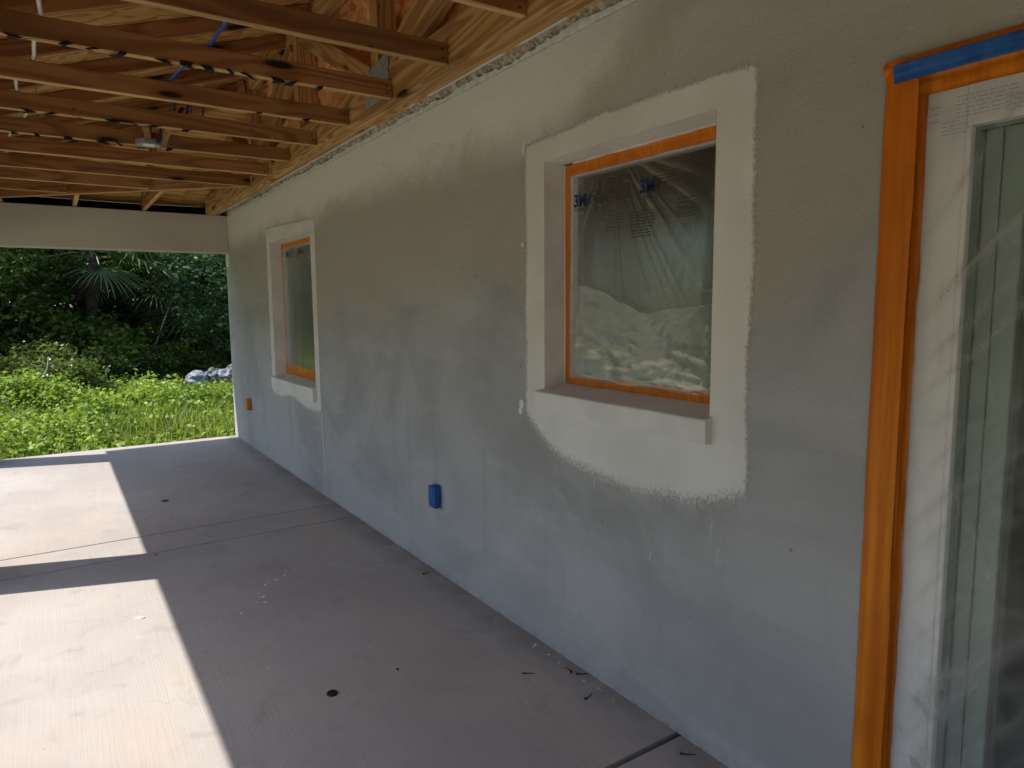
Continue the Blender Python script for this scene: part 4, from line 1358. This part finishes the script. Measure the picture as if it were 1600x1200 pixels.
# weeds: broad-leaved carpet and grass blades
def gz(x, y):
    return -.13 + np.minimum(np.maximum(y - 8.56, 0), 6) * .012
def weed_h(x, y):
    back = np.clip((y - 11.3) / 1.4, 0, 1) * np.clip((x + 1.6) / 1.2, 0, 1)
    return .10 + .30 * np.clip((y - 8.7) / 2.2, 0, 1) * (1 - .75 * back)
n_pl = 5200
wx = npr.uniform(-5.2, 3.4, n_pl); wy = 8.66 + (npr.random(n_pl) ** .8) * 6.0
keep = npr.random(n_pl) < np.clip(.40 + 1.1 * np.sin(wx * 1.9 + 1) * np.cos(wy * 1.6) + .3 * np.sin(wx * 4.3 + wy * 3.1), .12, 1)
wx, wy = wx[keep], wy[keep]
hh = weed_h(wx, wy) * npr.uniform(.5, 1.25, len(wx)) * (1 + .55 * np.sin(wx * 2.3) * np.sin(wy * 1.9 + 2) + .25 * np.sin(wx * 6.1 + 1) * np.sin(wy * 5.2))
per = 15
wsz = npr.uniform(.04, .085, len(wx))
k = np.repeat(np.arange(len(wx)), per)
u = npr.random(len(k)) ** .6
pos = np.stack([wx[k] + npr.normal(size=len(k)) * (.05 + .07 * u), wy[k] + npr.normal(size=len(k)) * (.05 + .07 * u), gz(wx[k], wy[k]) + hh[k] * u], 1)
o = link('weeds', leaves_mesh('weeds', pos, (0, 0, .9), wsz[k], np.clip(npr.random(len(wx))[k] * .7 + .3 * npr.random(len(k)), 0, 1), .72), 'leaf_weed'); o['kind'] = 'stuff'
tag(o, 'bright green broad-leaved weeds growing beyond the patio edge', 'weeds')
def blades(n, x0, x1, y0, y1, h, mt, name, lab, dens=None):
    bx = npr.uniform(x0, x1, n); by = y0 + (y1 - y0) * npr.random(n) ** .9
    if dens is not None:
        kk = npr.random(n) < dens(bx, by); bx, by = bx[kk], by[kk]; n = len(bx)
    bh = h * npr.uniform(.5, 1.4, n) * np.clip(.35 + (by - y0) / 1.5, .35, 1)
    a = npr.uniform(0, 6.28, n); lean = npr.uniform(.1, .7, n)
    dx, dy_ = np.cos(a), np.sin(a)
    w_ = .0045 * npr.uniform(.7, 1.5, n)
    z0 = gz(bx, by) - .01
    P0 = np.stack([bx - dy_ * w_, by + dx * w_, z0], 1); P1 = np.stack([bx + dy_ * w_, by - dx * w_, z0], 1)
    m = np.stack([bx + dx * bh * lean * .35, by + dy_ * bh * lean * .35, z0 + bh * .65], 1)
    P2 = m - np.stack([-dy_ * w_, dx * w_, 0 * w_], 1) * .8; P3 = m + np.stack([-dy_ * w_, dx * w_, 0 * w_], 1) * .8
    P4 = np.stack([bx + dx * bh * lean, by + dy_ * bh * lean, z0 + bh * (1 - .25 * lean)], 1)
    V = np.stack([P0, P1, P2, P3, P4], 1).reshape(-1, 3)
    base = (np.arange(n) * 5)[:, None]
    F = np.concatenate([base + np.array([[0, 1, 2]]), base + np.array([[0, 2, 3]]), base + np.array([[3, 2, 4]])], 1).reshape(-1)
    me = bpy.data.meshes.new(name)
    me.vertices.add(len(V)); me.vertices.foreach_set('co', V.astype(np.float32).ravel())
    nf = n * 3
    me.loops.add(nf * 3); me.loops.foreach_set('vertex_index', F.astype(np.int32))
    me.polygons.add(nf); me.polygons.foreach_set('loop_start', (np.arange(nf) * 3).astype(np.int32)); me.polygons.foreach_set('loop_total', np.full(nf, 3, np.int32))
    me.update(calc_edges=True)
    at_ = me.attributes.new('tint', 'FLOAT', 'POINT'); at_.data.foreach_set('value', np.repeat(npr.random(n), 5).astype(np.float32))
    o = link(name, me, mt); o['kind'] = 'stuff'
    return tag(o, lab, 'grass')
blades(26000, -5, 3.2, 8.58, 14.5, .30, 'leaf_grass', 'grass', 'thin sunlit grass blades among the weeds by the patio edge', lambda x, y: np.clip(.35 + .25 * (x + 1.5), .25, 1) * np.clip(1.25 - (y - 8.6) * .15, .2, 1))
blades(26000, -9, -2.7, -3, 8.7, .12, 'leaf_grass', 'side_grass', 'short patchy grass on the sandy ground left of the patio', lambda x, y: np.clip(.5 + .8 * np.sin(x * 1.1) * np.sin(y * .8), .05, 1))

# fallen branch at the left and a leaning dead stick under the palms
br = thing('fallen_branch', 'bare fallen branch lying among the weeds at the left', 'branch', (-2.1, 13.4, GZ))
for pts, r in (([(-.9, .1, .42), (-.3, 0, .50), (.1, -.1, .42), (.6, -.2, .20), (.95, -.25, .0)], .028), ([(.1, -.1, .42), (.25, -.1, .62), (.3, -.05, .85)], .018), ([(-.3, 0, .50), (-.7, .1, .72)], .014), ([(.25, -.1, .6), (.05, -.1, .75)], .011)):
    link('limb', tube_mesh(smooth(pts), r, 6, r * .5), 'dead_wood', br)
o = link('dead_stick', tube_mesh([(-.35, 16.4, GZ - .05), (.1, 16.5, .75), (.5, 16.6, 1.75)], .022, 6, .012), 'dead_wood')
tag(o, 'pale dead stick leaning in the shade under the palms', 'stick')

# heap of plastic-wrapped debris
heap = thing('debris_heap', 'heap of crumpled blue-grey plastic sheeting and rubble beside the wall corner', 'debris', (.85, 13.6, GZ))
for i, (x, y, z, a, b_, c_, mt) in enumerate(((-.42, 0, .30, .20, .2, .17, 'tarp_pale'), (-.12, .1, .30, .24, .22, .20, 'tarp_slate'), (.12, 0, .34, .26, .2, .15, 'tarp_pale'),
                                           (.36, .1, .42, .28, .2, .17, 'tarp_slate'), (.10, -.12, .14, .28, .2, .14, 'tarp_dark'), (.40, -.1, .20, .26, .2, .16, 'tarp_dark'),
                                           (-.35, -.05, .11, .28, .2, .13, 'tarp_dark'), (.55, .05, .5, .16, .14, .10, 'tarp_pale'), (.7, 0, .3, .3, .25, .3, 'tarp_dark'))):
    bm = bmesh.new(); bmesh.ops.create_icosphere(bm, subdivisions=4, radius=1)
    for v in bm.verts:
        p = v.co * 1.7 + Vector((i * 3.1, 0, 0))
        n = 1 + .30 * ridge(p.x, p.y, p.z) - .25 + .14 * ridge(p.x * 2.6, p.y * 2.6, p.z * 2.6)
        v.co = Vector((v.co.x * a * n, v.co.y * b_ * n, v.co.z * c_ * n))
    o = link('crumpled_sheet', bm_mesh(bm, smooth=True), mt, heap); o.location = (x, y, z)
